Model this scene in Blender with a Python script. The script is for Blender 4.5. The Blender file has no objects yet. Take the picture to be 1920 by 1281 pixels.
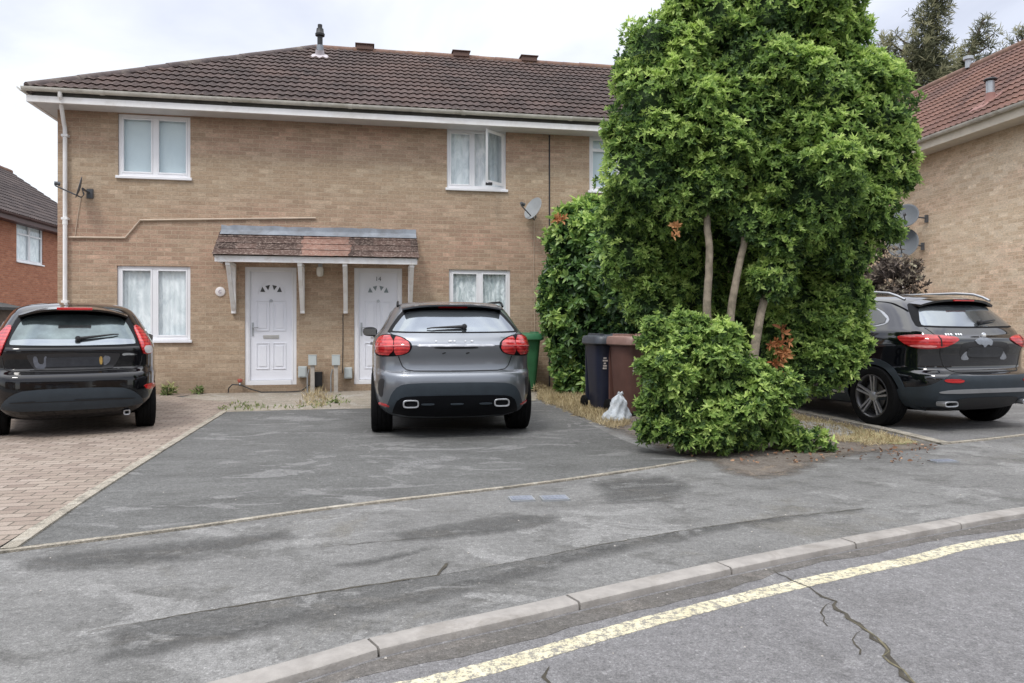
import bpy, bmesh, math, random
import numpy as np
from mathutils import Vector, Matrix, Quaternion
from mathutils.bvhtree import BVHTree
from mathutils.geometry import tessellate_polygon

C = bpy.context.scene.collection
F = 1400.0; HC = 1.2; CX = 960.0; HY = 610.0     # lens and eye height read from the photo
random.seed(7)
R = math.radians

def G(px, py, z=0.0):
    d = (HC - z) * F / (py - HY)
    return Vector(((px - CX) / F * d, d, z))
def P(px, py, Y):
    return Vector(((px - CX) / F * Y, Y, HC + (HY - py) / F * Y))

class Plane:
    """a wall plane: local x along it, local y into the house, z up"""
    def __init__(s, x, y, ang):
        s.o = Vector((x, y, 0)); s.a = ang
        s.d = Vector((math.cos(ang), math.sin(ang), 0)); s.n = Vector((-math.sin(ang), math.cos(ang), 0))
    def at(s, px, py, off=0.0):
        r = Vector(((px - CX) / F, 1, (HY - py) / F)); c = Vector((0, 0, HC))
        t = (s.n.dot(s.o - c) - off) / s.n.dot(r)
        p = c + r * t - s.o
        return p.dot(s.d), p.z
    def world(s, x, y, z): return s.o + s.d * x + s.n * y + Vector((0, 0, z))

# ---------------------------------------------------------------- objects
def tag(o, label=None, cat=None, group=None, kind=None):
    if label: o['label'] = label
    if cat: o['category'] = cat
    if group: o['group'] = group
    if kind: o['kind'] = kind
    return o
def thing(name, label, cat, loc=(0, 0, 0), rz=0.0, group=None):
    o = bpy.data.objects.new(name, None); C.objects.link(o)
    o.location = loc; o.rotation_euler = (0, 0, rz); o.empty_display_size = .2
    return tag(o, label, cat, group)
def link(name, me, mats, parent=None):
    o = bpy.data.objects.new(name, me); C.objects.link(o)
    if not isinstance(mats, (list, tuple)): mats = [mats]
    for m in mats: me.materials.append(m)
    if parent: o.parent = parent
    return o
def smooth(me, ang=40):
    me.shade_smooth()
    try: me.set_sharp_from_angle(angle=R(ang))
    except Exception: pass

class MB:
    def __init__(s): s.v = []; s.f = []; s.mi = []
    def add(s, vs, fs, mi=0):
        n = len(s.v); s.v += [tuple(v) for v in vs]
        for f in fs: s.f.append(tuple(i + n for i in f)); s.mi.append(mi)
        return s
    def box(s, x0, y0, z0, x1, y1, z1, mi=0):
        v = [(x, y, z) for z in (z0, z1) for y in (y0, y1) for x in (x0, x1)]
        return s.add(v, [(0,2,3,1),(4,5,7,6),(0,1,5,4),(2,6,7,3),(0,4,6,2),(1,3,7,5)], mi)
    def bar(s, a, b, w, h=None, mi=0, up=(0,0,1)):
        h = h or w; a = Vector(a); b = Vector(b); d = (b - a).normalized(); up = Vector(up)
        if abs(d.dot(up)) > .98: up = Vector((0, 1, 0))
        x = d.cross(up).normalized() * w / 2; y = x.cross(d).normalized() * h / 2
        v = [p + i * x + j * y for p in (a, b) for i, j in ((-1,-1),(1,-1),(1,1),(-1,1))]
        return s.add(v, [(3,2,1,0),(4,5,6,7),(0,1,5,4),(1,2,6,5),(2,3,7,6),(3,0,4,7)], mi)
    def tube(s, pts, r, n=8, mi=0, cap=True):
        pts = [Vector(p) for p in pts]; rs = r if isinstance(r, (list, tuple)) else [r] * len(pts)
        vs = []; u = None
        for i, p in enumerate(pts):
            t = (pts[min(i+1, len(pts)-1)] - pts[max(i-1, 0)]).normalized()
            if u is None:
                u = t.orthogonal().normalized()
            u = (u - t * u.dot(t)).normalized(); w = t.cross(u)
            for k in range(n):
                a = 2 * math.pi * k / n
                vs.append(p + (u * math.cos(a) + w * math.sin(a)) * rs[i])
        fs = [(i*n+k, i*n+(k+1) % n, (i+1)*n+(k+1) % n, (i+1)*n+k) for i in range(len(pts)-1) for k in range(n)]
        if cap: fs += [tuple(range(n))[::-1], tuple(range((len(pts)-1)*n, len(pts)*n))]
        return s.add(vs, fs, mi)
    def lathe(s, prof, n=32, axis='z', o=(0,0,0), mi=0, close=False):
        vs = []
        for (r, h) in prof:
            for k in range(n):
                a = 2*math.pi*k/n; c, d = r*math.cos(a), r*math.sin(a)
                vs.append((o[0]+(c if axis != 'x' else h), o[1]+(d if axis == 'z' else (c if axis == 'x' else h)), o[2]+(h if axis == 'z' else d)))
        m = len(prof)
        fs = [(i*n+k, i*n+(k+1) % n, ((i+1) % m)*n+(k+1) % n, ((i+1) % m)*n+k) for i in range(m if close else m-1) for k in range(n)]
        return s.add(vs, fs, mi)
    def poly(s, pts, h=0.0, mi=0):
        """flat polygon; with h a prism going down by h"""
        n = len(pts); 
        tri = tessellate_polygon([[Vector(p) for p in pts]])
        vs = list(pts); fs = []
        nz = sum(((Vector(pts[b])-Vector(pts[a])).cross(Vector(pts[c])-Vector(pts[a]))).z for a, b, c in tri)
        for t in tri: fs.append(tuple(t) if nz > 0 else tuple(t)[::-1])
        s.add(vs, fs, mi)
        if h:
            lo = [(p[0], p[1], p[2]-h) for p in pts]
            s.add(list(pts)+lo, [(i, n+i, n+(i+1) % n, (i+1) % n) for i in range(n)], mi)
        return s
    def build(s, name, mats, parent=None, sm=None, bevel=0):
        me = bpy.data.meshes.new(name); me.from_pydata(s.v, [], s.f); 
        me.polygons.foreach_set('material_index', s.mi)
        bm = bmesh.new(); bm.from_mesh(me); bmesh.ops.recalc_face_normals(bm, faces=bm.faces) if bevel is not None else None
        bm.to_mesh(me); bm.free(); me.update()
        if sm: smooth(me, sm)
        o = link(name, me, mats, parent)
        if bevel:
            m = o.modifiers.new('Bevel', 'BEVEL'); m.width = bevel; m.segments = 2; m.limit_method = 'ANGLE'; m.angle_limit = R(35)
        return o
def sheet(name, pts, mat, z=None, h=0.0, parent=None):
    m = MB(); m.poly([(p[0], p[1], p[2] if z is None else z) for p in pts], h)
    o = m.build(name, mat, parent, bevel=None)
    return o
def dup(o, parent=None):
    c = o.copy(); C.objects.link(c)
    if parent: c.parent = parent
    for ch in list(o.children): dup(ch, c)
    return c

# ---------------------------------------------------------------- materials
class N:
    def __init__(s, name):
        s.m = bpy.data.materials.new(name); s.m.use_nodes = True; s.t = s.m.node_tree
        s.b = s.t.nodes['Principled BSDF']; s.out = s.t.nodes['Material Output']
    def n(s, typ, **k):
        x = s.t.nodes.new(typ)
        for a, v in k.items():
            if a.startswith('i_'): x.inputs[a[2:].replace('_', ' ')].default_value = v
            else: setattr(x, a, v)
        return x
    def l(s, a, b): s.t.links.new(a, b)
    def coord(s, scale=(1,1,1), kind='Object', rot=(0,0,0), loc=(0,0,0)):
        tc = s.n('ShaderNodeTexCoord'); mp = s.n('ShaderNodeMapping')
        mp.inputs['Scale'].default_value = scale; mp.inputs['Rotation'].default_value = rot; mp.inputs['Location'].default_value = loc
        s.l(tc.outputs[kind], mp.inputs['Vector']); return mp.outputs[0]
    def noise(s, scale, detail=4, rough=.55, vec=None, dist=0.0):
        x = s.n('ShaderNodeTexNoise'); x.inputs['Scale'].default_value = scale; x.inputs['Detail'].default_value = detail
        x.inputs['Roughness'].default_value = rough; x.inputs['Distortion'].default_value = dist
        if vec is not None: s.l(vec, x.inputs['Vector'])
        return x.outputs[0]
    def ramp(s, fac, stops):
        x = s.n('ShaderNodeValToRGB'); e = x.color_ramp.elements
        while len(e) < len(stops): e.new(.5)
        for i, (p, c) in enumerate(stops):
            e[i].position = p; e[i].color = (*c, 1) if isinstance(c, (tuple, list)) else (c, c, c, 1)
        s.l(fac, x.inputs[0]); return x.outputs[0]
    def mix(s, fac, a, b, mode='MIX'):
        x = s.n('ShaderNodeMix', data_type='RGBA', blend_type=mode)
        for i, v in ((0, fac), (6, a), (7, b)):
            if hasattr(v, 'is_linked') or hasattr(v, 'links'): s.l(v, x.inputs[i])
            else: x.inputs[i].default_value = v if i == 0 else ((*v, 1) if len(v) == 3 else v)
        return x.outputs[2]
    def math(s, op, a, b=0.0):
        x = s.n('ShaderNodeMath', operation=op)
        for i, v in ((0, a), (1, b)):
            if hasattr(v, 'links'): s.l(v, x.inputs[i])
            else: x.inputs[i].default_value = v
        return x.outputs[0]
    def bump(s, h, strength=.5, dist=.01, prev=None):
        x = s.n('ShaderNodeBump'); x.inputs['Strength'].default_value = strength; x.inputs['Distance'].default_value = dist
        s.l(h, x.inputs['Height'])
        if prev is not None: s.l(prev, x.inputs['Normal'])
        s.l(x.outputs[0], s.b.inputs['Normal']); return x.outputs[0]
    def col(s, c):
        if hasattr(c, 'links'): s.l(c, s.b.inputs['Base Color'])
        else: s.b.inputs['Base Color'].default_value = (*c, 1)
    def set(s, **k):
        for a, v in k.items(): s.b.inputs[a.replace('_', ' ')].default_value = v
        return s

def plain(name, c, rough=.5, var=.15, scale=6, bump=0.0, metal=0.0, spec=.5, dirt=None, coat=0.0):
    """a plain surface with slight tone variation and grime"""
    k = N(name); v = k.coord()
    a = k.noise(scale, 5, .6, v)
    lo = tuple(x*(1-var) for x in c); hi = tuple(min(1, x*(1+var*.7)) for x in c)
    col = k.ramp(a, [(.3, lo), (.7, hi)])
    if dirt:
        b = k.noise(scale*.35, 6, .7, v, .6); f = k.ramp(b, [(.5, 0.0), (.72, 1.0)])
        col = k.mix(f, col, dirt)
    k.col(col); k.set(Roughness=rough, Metallic=metal, Specular_IOR_Level=spec, Coat_Weight=coat)
    if bump: k.bump(k.noise(scale*12, 3, .6, v), bump, .004)
    return k.m

def brick_mat(name, c1, c2, mortar, pink, yellow, pinkamt=.5, bands=True, bw=.225, bh=.075, light=None):
    k = N(name)
    tc = k.n('ShaderNodeTexCoord'); sp = k.n('ShaderNodeSeparateXYZ'); k.l(tc.outputs['Object'], sp.inputs[0])
    cb = k.n('ShaderNodeCombineXYZ'); k.l(k.math('ADD', sp.outputs[0], sp.outputs[1]), cb.inputs[0]); k.l(sp.outputs[2], cb.inputs[1])
    br = k.n('ShaderNodeTexBrick', offset=.5)
    for n_, v_ in (('Scale', 1), ('Mortar Size', .0055), ('Mortar Smooth', .25), ('Bias', 0), ('Brick Width', bw), ('Row Height', bh)): br.inputs[n_].default_value = v_
    br.inputs['Color1'].default_value = (0, 0, 0, 1); br.inputs['Color2'].default_value = (1, 1, 1, 1); br.inputs['Mortar'].default_value = (.5, .5, .5, 1)
    k.l(cb.outputs[0], br.inputs['Vector'])
    base = k.ramp(br.outputs['Color'], [(0, c1), (.45, c2), (.8, yellow), (1, tuple(min(1, x*1.12) for x in yellow))])
    # broad pinkish batches of brick, laid in lifts
    st = k.coord((.35, .35, 1.3)); n1 = k.noise(1.1, 5, .62, st, .5)
    f = k.ramp(n1, [(.46, 0.0), (.60, 1.0)])
    if bands:
        zb = k.n('ShaderNodeMapRange'); k.l(sp.outputs[2], zb.inputs[0]); zb.inputs[2].default_value = 6.0
        bd = k.ramp(k.math('DIVIDE', sp.outputs[2], 6.0), [(0, .15), (.28, .25), (.36, .75), (.47, .95), (.55, .55), (.60, .08), (.68, .04), (.715, .75), (.78, 1.0)])
        f = k.math('MULTIPLY', bd, k.ramp(n1, [(.3, .15), (.6, 1.0)]))
    f = k.math('MULTIPLY', f, pinkamt)
    pk = k.ramp(br.outputs['Color'], [(0, tuple(x*.8 for x in pink)), (.5, pink), (1, tuple(min(1, x*1.3) for x in pink))])
    base = k.mix(f, base, pk)
    sc = k.noise(3.0, 6, .7, k.coord((1, 1, 2)), .4)
    base = k.mix(k.ramp(sc, [(.35, .35), (.65, 0.0)]), base, tuple(x*.55 for x in c1))
    fl = k.ramp(k.noise(34, 2, .5, k.coord((1, 1, 2.2))), [(.60, 0.0), (.68, .55)]); base = k.mix(fl, base, tuple(min(1, x*1.25) for x in mortar)); dk = k.ramp(k.noise(29, 2, .5, k.coord((1, 1, 2.0), loc=(3, 1, 2))), [(.62, 0.0), (.70, .45)]); base = k.mix(dk, base, tuple(x*.45 for x in c1))
    fine = k.noise(60, 4, .7, k.coord()); spk = k.noise(17, 5, .75, k.coord((1, 1, 2.4)))
    base = k.mix(1.0, base, k.ramp(spk, [(.3, .74), (.5, 1.0), (.72, 1.38)]), 'MULTIPLY')
    base = k.mix(.55, base, k.mix(1.0, base, k.ramp(fine, [(.3, .62), (.7, 1.35)]), 'MULTIPLY'))
    base = k.mix(br.outputs['Fac'], base, mortar)
    # darker towards the foot of the wall and just under the eaves
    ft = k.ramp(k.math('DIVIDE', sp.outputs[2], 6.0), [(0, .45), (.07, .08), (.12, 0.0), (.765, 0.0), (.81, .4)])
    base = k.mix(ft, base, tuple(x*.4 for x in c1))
    k.col(base); k.set(Roughness=.9, Specular_IOR_Level=.25)
    inv = k.math('SUBTRACT', 1.0, br.outputs['Fac'])
    h = k.math('ADD', inv, k.math('MULTIPLY', fine, .5)); k.bump(h, .7, .008)
    return k.m

def tile_mat(name, dark, mid, lichen, red=None, patch=None):
    k = N(name); v = k.coord()
    at = k.n('ShaderNodeAttribute', attribute_name='shade')
    n1 = k.noise(9, 6, .7, v); n2 = k.noise(.6, 4, .6, v, .4)
    br = k.n('ShaderNodeAttribute', attribute_name='cell')
    col = k.ramp(k.math('ADD', k.math('MULTIPLY', n1, .5), k.math('MULTIPLY', br.outputs['Fac'], .5)), [(.2, dark), (.8, mid)])
    if red: col = k.mix(k.ramp(n2, [(.45, 0.0), (.7, .55)]), col, red)
    if patch:
        sx = k.n('ShaderNodeSeparateXYZ'); k.l(v, sx.inputs[0]); pn = k.math('ADD', sx.outputs[0], k.math('MULTIPLY', k.noise(5, 3, .6, v), .35))
        col = k.mix(k.math('MULTIPLY', k.math('GREATER_THAN', pn, patch[0]+.17), k.math('LESS_THAN', pn, patch[1]+.17)), col, k.ramp(n1, [(.3, (.17, .088, .066)), (.7, (.30, .18, .14))]))
        col = k.mix(k.ramp(k.noise(26, 5, .75, v), [(.52, 0.0), (.62, .7)]), col, lichen)
    lf = k.math('MULTIPLY', k.ramp(at.outputs['Fac'], [(.45, 0.0), (1, 1.0)]), k.ramp(k.noise(14, 5, .7, v), [(.35, .2), (.6, .9)]))
    col = k.mix(lf, col, lichen)
    col = k.mix(1.0, col, k.ramp(k.noise(1.4, 5, .65, k.coord((1, 1, 1), loc=(2, 5, 1))), [(.3, .78), (.7, 1.22)]), 'MULTIPLY')
    sp_ = k.ramp(k.noise(40, 4, .7, v), [(.60, 0.0), (.70, .6)])
    col = k.mix(sp_, col, lichen)
    k.col(col); k.set(Roughness=.85, Specular_IOR_Level=.3); k.bump(n1, .4, .01)
    return k.m

def asphalt(name, a, b, stain, light, sc=1.0, stretch=(1,1,1), rot=0.0, dirt=None, loc=(0,0,0), stainw=.5):
    k = N(name); v = k.coord(kind='Object')
    vs = k.coord(stretch, rot=(0, 0, rot), loc=loc)
    g = k.noise(190, 3, .8, v); vo = k.n('ShaderNodeTexVoronoi'); vo.inputs['Scale'].default_value = 120; k.l(v, vo.inputs['Vector'])
    big = k.noise(.9*sc, 7, .62, vs, .6); mid = k.noise(3.2*sc, 8, .68, vs, .4); md2 = k.noise(1.6*sc, 8, .66, k.coord(stretch, rot=(0,0,rot), loc=(loc[0]+7.3, 3.1, 0)), 1.0)
    col = k.ramp(big, [(.35, a), (.62, b)])
    col = k.mix(k.ramp(mid, [(.5, 0.0), (.62, stainw)]), col, stain)
    col = k.mix(k.ramp(md2, [(.56, 0.0), (.595, .65)]), col, light)
    if dirt: col = k.mix(k.ramp(k.noise(.7, 8, .75, v, .8), [(.56, 0.0), (.68, .6)]), col, dirt)
    grain = k.ramp(g, [(.3, .6), (.7, 1.42)]); stone = k.ramp(vo.outputs['Color'], [(.0, .72), (.85, 1.05), (1, 1.7)])
    col = k.mix(1.0, col, grain, 'MULTIPLY'); col = k.mix(.8, col, k.mix(1.0, col, stone, 'MULTIPLY'))
    col = k.mix(1.0, col, k.ramp(k.noise(75, 3, .7, v), [(.3, .78), (.7, 1.24)]), 'MULTIPLY'); wide = k.ramp(k.noise(24, 5, .75, v), [(.3, .76), (.7, 1.24)]); col = k.mix(1.0, col, wide, 'MULTIPLY')
    k.col(col); k.set(Roughness=.88, Specular_IOR_Level=.3)
    k.bump(k.math('ADD', g, vo.outputs['Distance']), .6, .006)
    return k.m

def paint_mat(name, c, metal=.0, rough=.25, spec=.5, flake=.0, coat=1.0, dirt=(.12, .11, .10), amt=.35):
    k = N(name); v = k.coord()
    n1 = k.noise(4, 6, .7, v)
    sp = k.n('ShaderNodeSeparateXYZ'); tc = k.n('ShaderNodeTexCoord'); k.l(tc.outputs['Object'], sp.inputs[0])
    low = k.ramp(sp.outputs[2], [(.25, amt), (.5, .02), (1.0, 0.0)])
    col = k.mix(k.math('MULTIPLY', low, k.ramp(n1, [(.4, .1), (.7, 1.0)])), c, dirt)
    k.col(col); k.set(Metallic=metal, Roughness=rough, Specular_IOR_Level=spec, Coat_Weight=coat, Coat_Roughness=.04)
    k.l(k.ramp(n1, [(.3, .9*rough), (.7, min(1, 1.3*rough))]), k.b.inputs['Roughness'])
    return k.m

def glass_mat(name, tint=(.94, .97, .97), refl=1.45):
    """window glass: fresnel reflection over clear see-through"""
    k = N(name); k.t.nodes.remove(k.b)
    tr = k.n('ShaderNodeBsdfTransparent'); tr.inputs[0].default_value = (*tint, 1)
    gl = k.n('ShaderNodeBsdfGlossy'); gl.inputs['Roughness'].default_value = .03; gl.inputs[0].default_value = (.9, .95, 1, 1)
    fr = k.n('ShaderNodeFresnel'); ge = k.n('ShaderNodeNewGeometry'); k.l(k.math('ADD', refl, k.math('MULTIPLY', ge.outputs['Backfacing'], 1/refl-refl)), fr.inputs[0])
    mx = k.n('ShaderNodeMixShader'); k.l(fr.outputs[0], mx.inputs[0]); k.l(tr.outputs[0], mx.inputs[1]); k.l(gl.outputs[0], mx.inputs[2])
    k.l(mx.outputs[0], k.out.inputs[0]); return k.m

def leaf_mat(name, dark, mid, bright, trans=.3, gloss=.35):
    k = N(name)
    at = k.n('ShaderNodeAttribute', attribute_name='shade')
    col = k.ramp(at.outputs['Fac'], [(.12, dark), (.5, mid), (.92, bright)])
    k.col(col); k.set(Roughness=gloss, Specular_IOR_Level=.5)
    tl = k.n('ShaderNodeBsdfTranslucent'); k.l(col, tl.inputs[0])
    mx = k.n('ShaderNodeMixShader'); mx.inputs[0].default_value = trans
    k.l(k.b.outputs[0], mx.inputs[1]); k.l(tl.outputs[0], mx.inputs[2]); k.l(mx.outputs[0], k.out.inputs[0])
    return k.m

M = {}
M['brick'] = brick_mat('buff_brick', (.385, .287, .198), (.42, .316, .218), (.465, .37, .27), (.435, .265, .195), (.455, .36, .258), .95)
M['brick2'] = brick_mat('pale_buff_brick', (.62, .475, .335), (.70, .555, .40), (.74, .61, .46), (.68, .45, .32), (.76, .63, .48), .45, bands=False)
M['redbrick'] = brick_mat('orange_brick', (.35, .14, .08), (.40, .165, .095), (.38, .23, .17), (.33, .12, .07), (.43, .19, .11), .4, bands=False)
M['tile'] = tile_mat('brown_roof_tile', (.030, .020, .018), (.070, .047, .042), (.34, .27, .24), (.10, .058, .045))
M['tile2'] = tile_mat('red_roof_tile', (.075, .040, .033), (.155, .082, .065), (.34, .24, .20), (.22, .105, .07))
M['tile3'] = tile_mat('grey_roof_tile', (.045, .035, .035), (.09, .07, .065), (.16, .14, .13))
M['ridge'] = plain('ridge_tile', (.17, .10, .075), .85, .3, 8, .3, dirt=(.26, .16, .09)); M['hip'] = plain('hip_tile', (.085, .065, .062), .85, .3, 8, .3, dirt=(.20, .17, .14))
M['upvc'] = plain('white_plastic', (.80, .80, .82), .3, .05, 2)
M['upvc_old'] = plain('weathered_white_plastic', (.80, .79, .78), .4, .08, 3, dirt=(.64, .61, .57))
M['gutter'] = plain('grimy_gutter', (.58, .56, .50), .45, .2, 5, dirt=(.30, .28, .22))
M['paint'] = plain('flaking_white_paint', (.88, .87, .86), .55, .06, 8, .1, dirt=(.68, .62, .57))
M['soffit'] = plain('soffit_board', (.58, .57, .56), .6, .1, 3)
M['door'] = plain('white_door', (.78, .79, .84), .28, .04, 2)
M['trimdark'] = plain('shaded_eaves_board', (.10, .095, .085), .8, .3, 6)  # shadow behind the gutter, put into the board's colour
M['glass'] = glass_mat('window_glass'); M['glassdim'] = glass_mat('dim_window_glass', (.62, .67, .68), 1.8)
M['dark'] = plain('dark_interior', (.03, .03, .035), .8, .2)
M['darkglass'] = plain('dark_pane', (.06, .075, .085), .08, .3, 8, spec=.8)
M['greyglass'] = plain('obscured_pane', (.22, .26, .28), .15, .2, 20)
M['lead'] = plain('lead_flashing', (.25, .275, .31), .6, .3, 5, .2, dirt=(.15, .15, .155))
M['mossy'] = tile_mat('mossy_canopy_tile', (.04, .026, .022), (.11, .07, .058), (.36, .29, .25), None, patch=(4.02, 4.85))
M['black'] = plain('black_plastic', (.018, .018, .02), .5, .2)
M['greybox'] = plain('grey_plastic_box', (.46, .50, .50), .5, .08)
M['conduit'] = plain('cream_conduit', (.52, .42, .32), .5, .15, 5)
M['wood'] = plain('weathered_post', (.40, .37, .33), .8, .25, 12, .3)
M['dish'] = plain('grey_dish', (.30, .32, .33), .5, .12, 5)
M['darkdish'] = plain('charcoal_dish', (.085, .09, .10), .5, .15, 5)
M['steel'] = plain('galvanised_steel', (.42, .44, .46), .4, .15, 8, metal=.6)
M['rubber'] = plain('cable_rubber', (.03, .028, .027), .6, .2)
def curtain_mat(name, a, b, scale, amt):
    k = N(name); v = k.coord((1, 1, .45))
    w = k.noise(scale, 5, .65, v, 1.4); col = k.ramp(w, [(.38, a), (.62, b)])
    k.col(col); k.set(Roughness=.9); return k.m
M['net'] = curtain_mat('net_curtain', (.68, .72, .74), (.96, .97, .98), 5, 1)
M['lace'] = curtain_mat('lace_curtain', (.50, .55, .57), (.97, .98, .99), 10, 1)
M['lacepink'] = curtain_mat('pinkish_lace', (.45, .38, .40), (.78, .72, .74), 16, 1)
M['blind'] = curtain_mat('roller_blind', (.66, .74, .78), (.74, .82, .85), 1.2, 1)
# ---------------------------------------------------------------- ground, road, pavement
def jit(pts, amp, step, seed=0, closed=False):
    """resample a polyline and roughen it"""
    rnd = random.Random(seed); out = []
    n = len(pts)
    for i in range(n if closed else n-1):
        a = Vector(pts[i]); b = Vector(pts[(i+1) % n]); L = (b-a).length; k = max(1, int(L/step))
        d = (b-a).normalized(); nn = Vector((-d.y, d.x, 0))
        for j in range(k):
            p = a + (b-a)*j/k
            out.append(p + nn*rnd.uniform(-amp, amp) if (j or i) else p)
    if not closed: out.append(Vector(pts[-1]))
    return out
def spline(pts, step=.15):
    pts = [Vector(p) for p in pts]; out = []
    for i in range(len(pts)-1):
        p0 = pts[max(i-1, 0)]; p1 = pts[i]; p2 = pts[i+1]; p3 = pts[min(i+2, len(pts)-1)]
        k = max(1, int((p2-p1).length/step))
        for j in range(k):
            t = j/k
            out.append(.5*((2*p1)+(-p0+p2)*t+(2*p0-5*p1+4*p2-p3)*t*t+(-p0+3*p1-3*p2+p3)*t**3))
    out.append(pts[-1]); return out
def offset(pts, d):
    out = []
    for i, p in enumerate(pts):
        t = (pts[min(i+1, len(pts)-1)]-pts[max(i-1, 0)]); t.z = 0; t.normalize()
        out.append(p+Vector((-t.y, t.x, 0))*d)
    return out
def ribbon(name, a, b, z, mat, h=0.0, parent=None):
    m = MB(); n = len(a)
    vs = [(p[0], p[1], z) for p in a]+[(p[0], p[1], z) for p in b]
    fs = [(i, i+1, n+i+1, n+i) for i in range(n-1)]
    if h:
        vs += [(p[0], p[1], z-h) for p in a]+[(p[0], p[1], z-h) for p in b]
        fs += [(i, 2*n+i, 2*n+i+1, i+1) for i in range(n-1)]+[(n+i, n+i+1, 3*n+i+1, 3*n+i) for i in range(n-1)]
    m.add(vs, fs); return m.build(name, mat, parent)

RZ = -.028
def soft(mat, scale=9.0, amt=1.0):
    """same surface, but breaking up towards the edge of its sheet"""
    m = mat.copy(); m.name = mat.name+'_ragged'; t = m.node_tree; o = t.nodes['Material Output']; src = t.nodes['Principled BSDF'].outputs[0]
    at = t.nodes.new('ShaderNodeAttribute'); at.attribute_name = 'edge'; n = t.nodes.new('ShaderNodeTexNoise'); n.inputs['Scale'].default_value = scale; n.inputs['Detail'].default_value = 7; n.inputs['Roughness'].default_value = .7
    tc = t.nodes.new('ShaderNodeTexCoord'); t.links.new(tc.outputs['Object'], n.inputs['Vector'])
    ad = t.nodes.new('ShaderNodeMath'); ad.operation = 'ADD'; t.links.new(at.outputs['Fac'], ad.inputs[0]); t.links.new(n.outputs[0], ad.inputs[1])
    r = t.nodes.new('ShaderNodeMapRange'); t.links.new(ad.outputs[0], r.inputs[0]); r.inputs[1].default_value = .70; r.inputs[2].default_value = 1.25; r.inputs[4].default_value = amt
    tr = t.nodes.new('ShaderNodeBsdfTransparent'); mx = t.nodes.new('ShaderNodeMixShader'); t.links.new(r.outputs[0], mx.inputs[0]); t.links.new(tr.outputs[0], mx.inputs[1]); t.links.new(src, mx.inputs[2]); t.links.new(mx.outputs[0], o.inputs[0]); return m
def soft_sheet(name, poly, mat, z, fade=.25, cell=.06, hard=None, amt=1.0, sc=9.0):
    pts = np.array([(p[0], p[1]) for p in poly]); x0, y0 = pts.min(0); x1, y1 = pts.max(0)
    X, Y = np.meshgrid(np.arange(x0, x1+cell, cell), np.arange(y0, y1+cell, cell)); q = np.stack([X.ravel(), Y.ravel()], 1)
    ins = np.zeros(len(q), bool); dist = np.full(len(q), 9.0); n = len(pts)
    for i in range(n):
        a, b = pts[i], pts[(i+1) % n]
        c = ((a[1] > q[:, 1]) != (b[1] > q[:, 1])) & (q[:, 0] < (b[0]-a[0])*(q[:, 1]-a[1])/(b[1]-a[1]+1e-12)+a[0]); ins ^= c
        if hard and i in hard: continue
        d = b-a; t = np.clip(((q-a)@d)/(d@d+1e-12), 0, 1); dist = np.minimum(dist, np.linalg.norm(q-a-t[:, None]*d, axis=1))
    e = np.where(ins, np.clip(dist/fade, 0, 1), 0); ny, nx = X.shape; idx = np.arange(len(q)).reshape(ny, nx)
    ok = ins.reshape(ny, nx); f = []
    for j in range(ny-1):
        for i in range(nx-1):
            if ok[j, i] or ok[j+1, i] or ok[j, i+1] or ok[j+1, i+1]: f.append((idx[j, i], idx[j, i+1], idx[j+1, i+1], idx[j+1, i]))
    me = bpy.data.meshes.new(name); me.from_pydata([(a, b, z) for a, b in q], [], [tuple(int(v) for v in r) for r in f]); at = me.attributes.new('edge', 'FLOAT', 'POINT'); at.data.foreach_set('value', e.astype(np.float32)); me.update()
    bm = bmesh.new(); bm.from_mesh(me); bmesh.ops.delete(bm, geom=[v for v in bm.verts if not v.link_faces], context='VERTS'); bm.to_mesh(me); bm.free()
    return tag(link(name, me, soft(mat, sc, amt)), kind='structure')
M['soil_far'] = asphalt('rough_ground', (0.1, 0.1, 0.06), (0.14, 0.13, 0.07), (0.06, 0.07, 0.035), (0.17, 0.15, 0.09), .4)
kin = [(-40, -22), (-12, -4.3), (-6, -.75), (-3.2, 1.0)] + [tuple(G(*q).xy) for q in ((395,1281),(695,1197),(960,1140),(1060,1117),(1330,1058),(1550,1015),(1750,979),(1920,951))] + [(6.2, 6.05), (10.5, 7.5), (20, 10.2), (60, 18)]
kin = spline([(x, y, 0) for x, y in kin], .12)
kout = offset(kin, -.110)
M['path'] = asphalt('pavement_asphalt', (.158, .156, .151), (.212, .21, .203), (.112, .11, .104), (.268, .265, .257), 1.0, (.9, 1.2, 1), R(-14), stainw=.7, dirt=(.15, .14, .118))
M['road'] = asphalt('road_asphalt', (.172, .168, .170), (.198, .194, .195), (.135, .131, .13), (.225, .221, .22), .7, (1, 1, 1), stainw=.5)
M['drive'] = asphalt('driveway_asphalt', (.108, .108, .104), (.145, .145, .14), (.085, .085, .08), (.225, .223, .218), 1.0, (.8, 1.5, 1), R(4), loc=(3, 1, 0))
M['drive2'] = asphalt('right_driveway_asphalt', (0.1515, 0.15, 0.1473), (0.1868, 0.1849, 0.1816), (0.1162, 0.115, 0.1129), (0.2323, 0.23, 0.2258), 1.0, (.8, 1.4, 1), R(4), loc=(9, 1, 0))
M['patch'] = asphalt('patched_asphalt', (.092, .091, .088), (.125, .124, .12), (.15, .14, .125), (.23, .228, .222), 1.5, (.7, 1.5, 1), R(-14), loc=(5, 2, 0))
M['worn'] = asphalt('worn_pale_asphalt', (0.2525, 0.25, 0.2454), (0.2929, 0.29, 0.2847), (0.2222, 0.22, 0.216), (0.3333, 0.33, 0.324), 2)
M['gutterdirt'] = asphalt('gutter_channel', (0.115, 0.108, 0.1), (0.14, 0.13, 0.12), (0.09, 0.082, 0.07), (0.17, 0.155, 0.14), 2.0)
M['edging'] = asphalt('concrete_edging', (.30, .27, .22), (.38, .345, .285), (.19, .175, .145), (.45, .42, .36), 2.4, stainw=.85)
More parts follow.
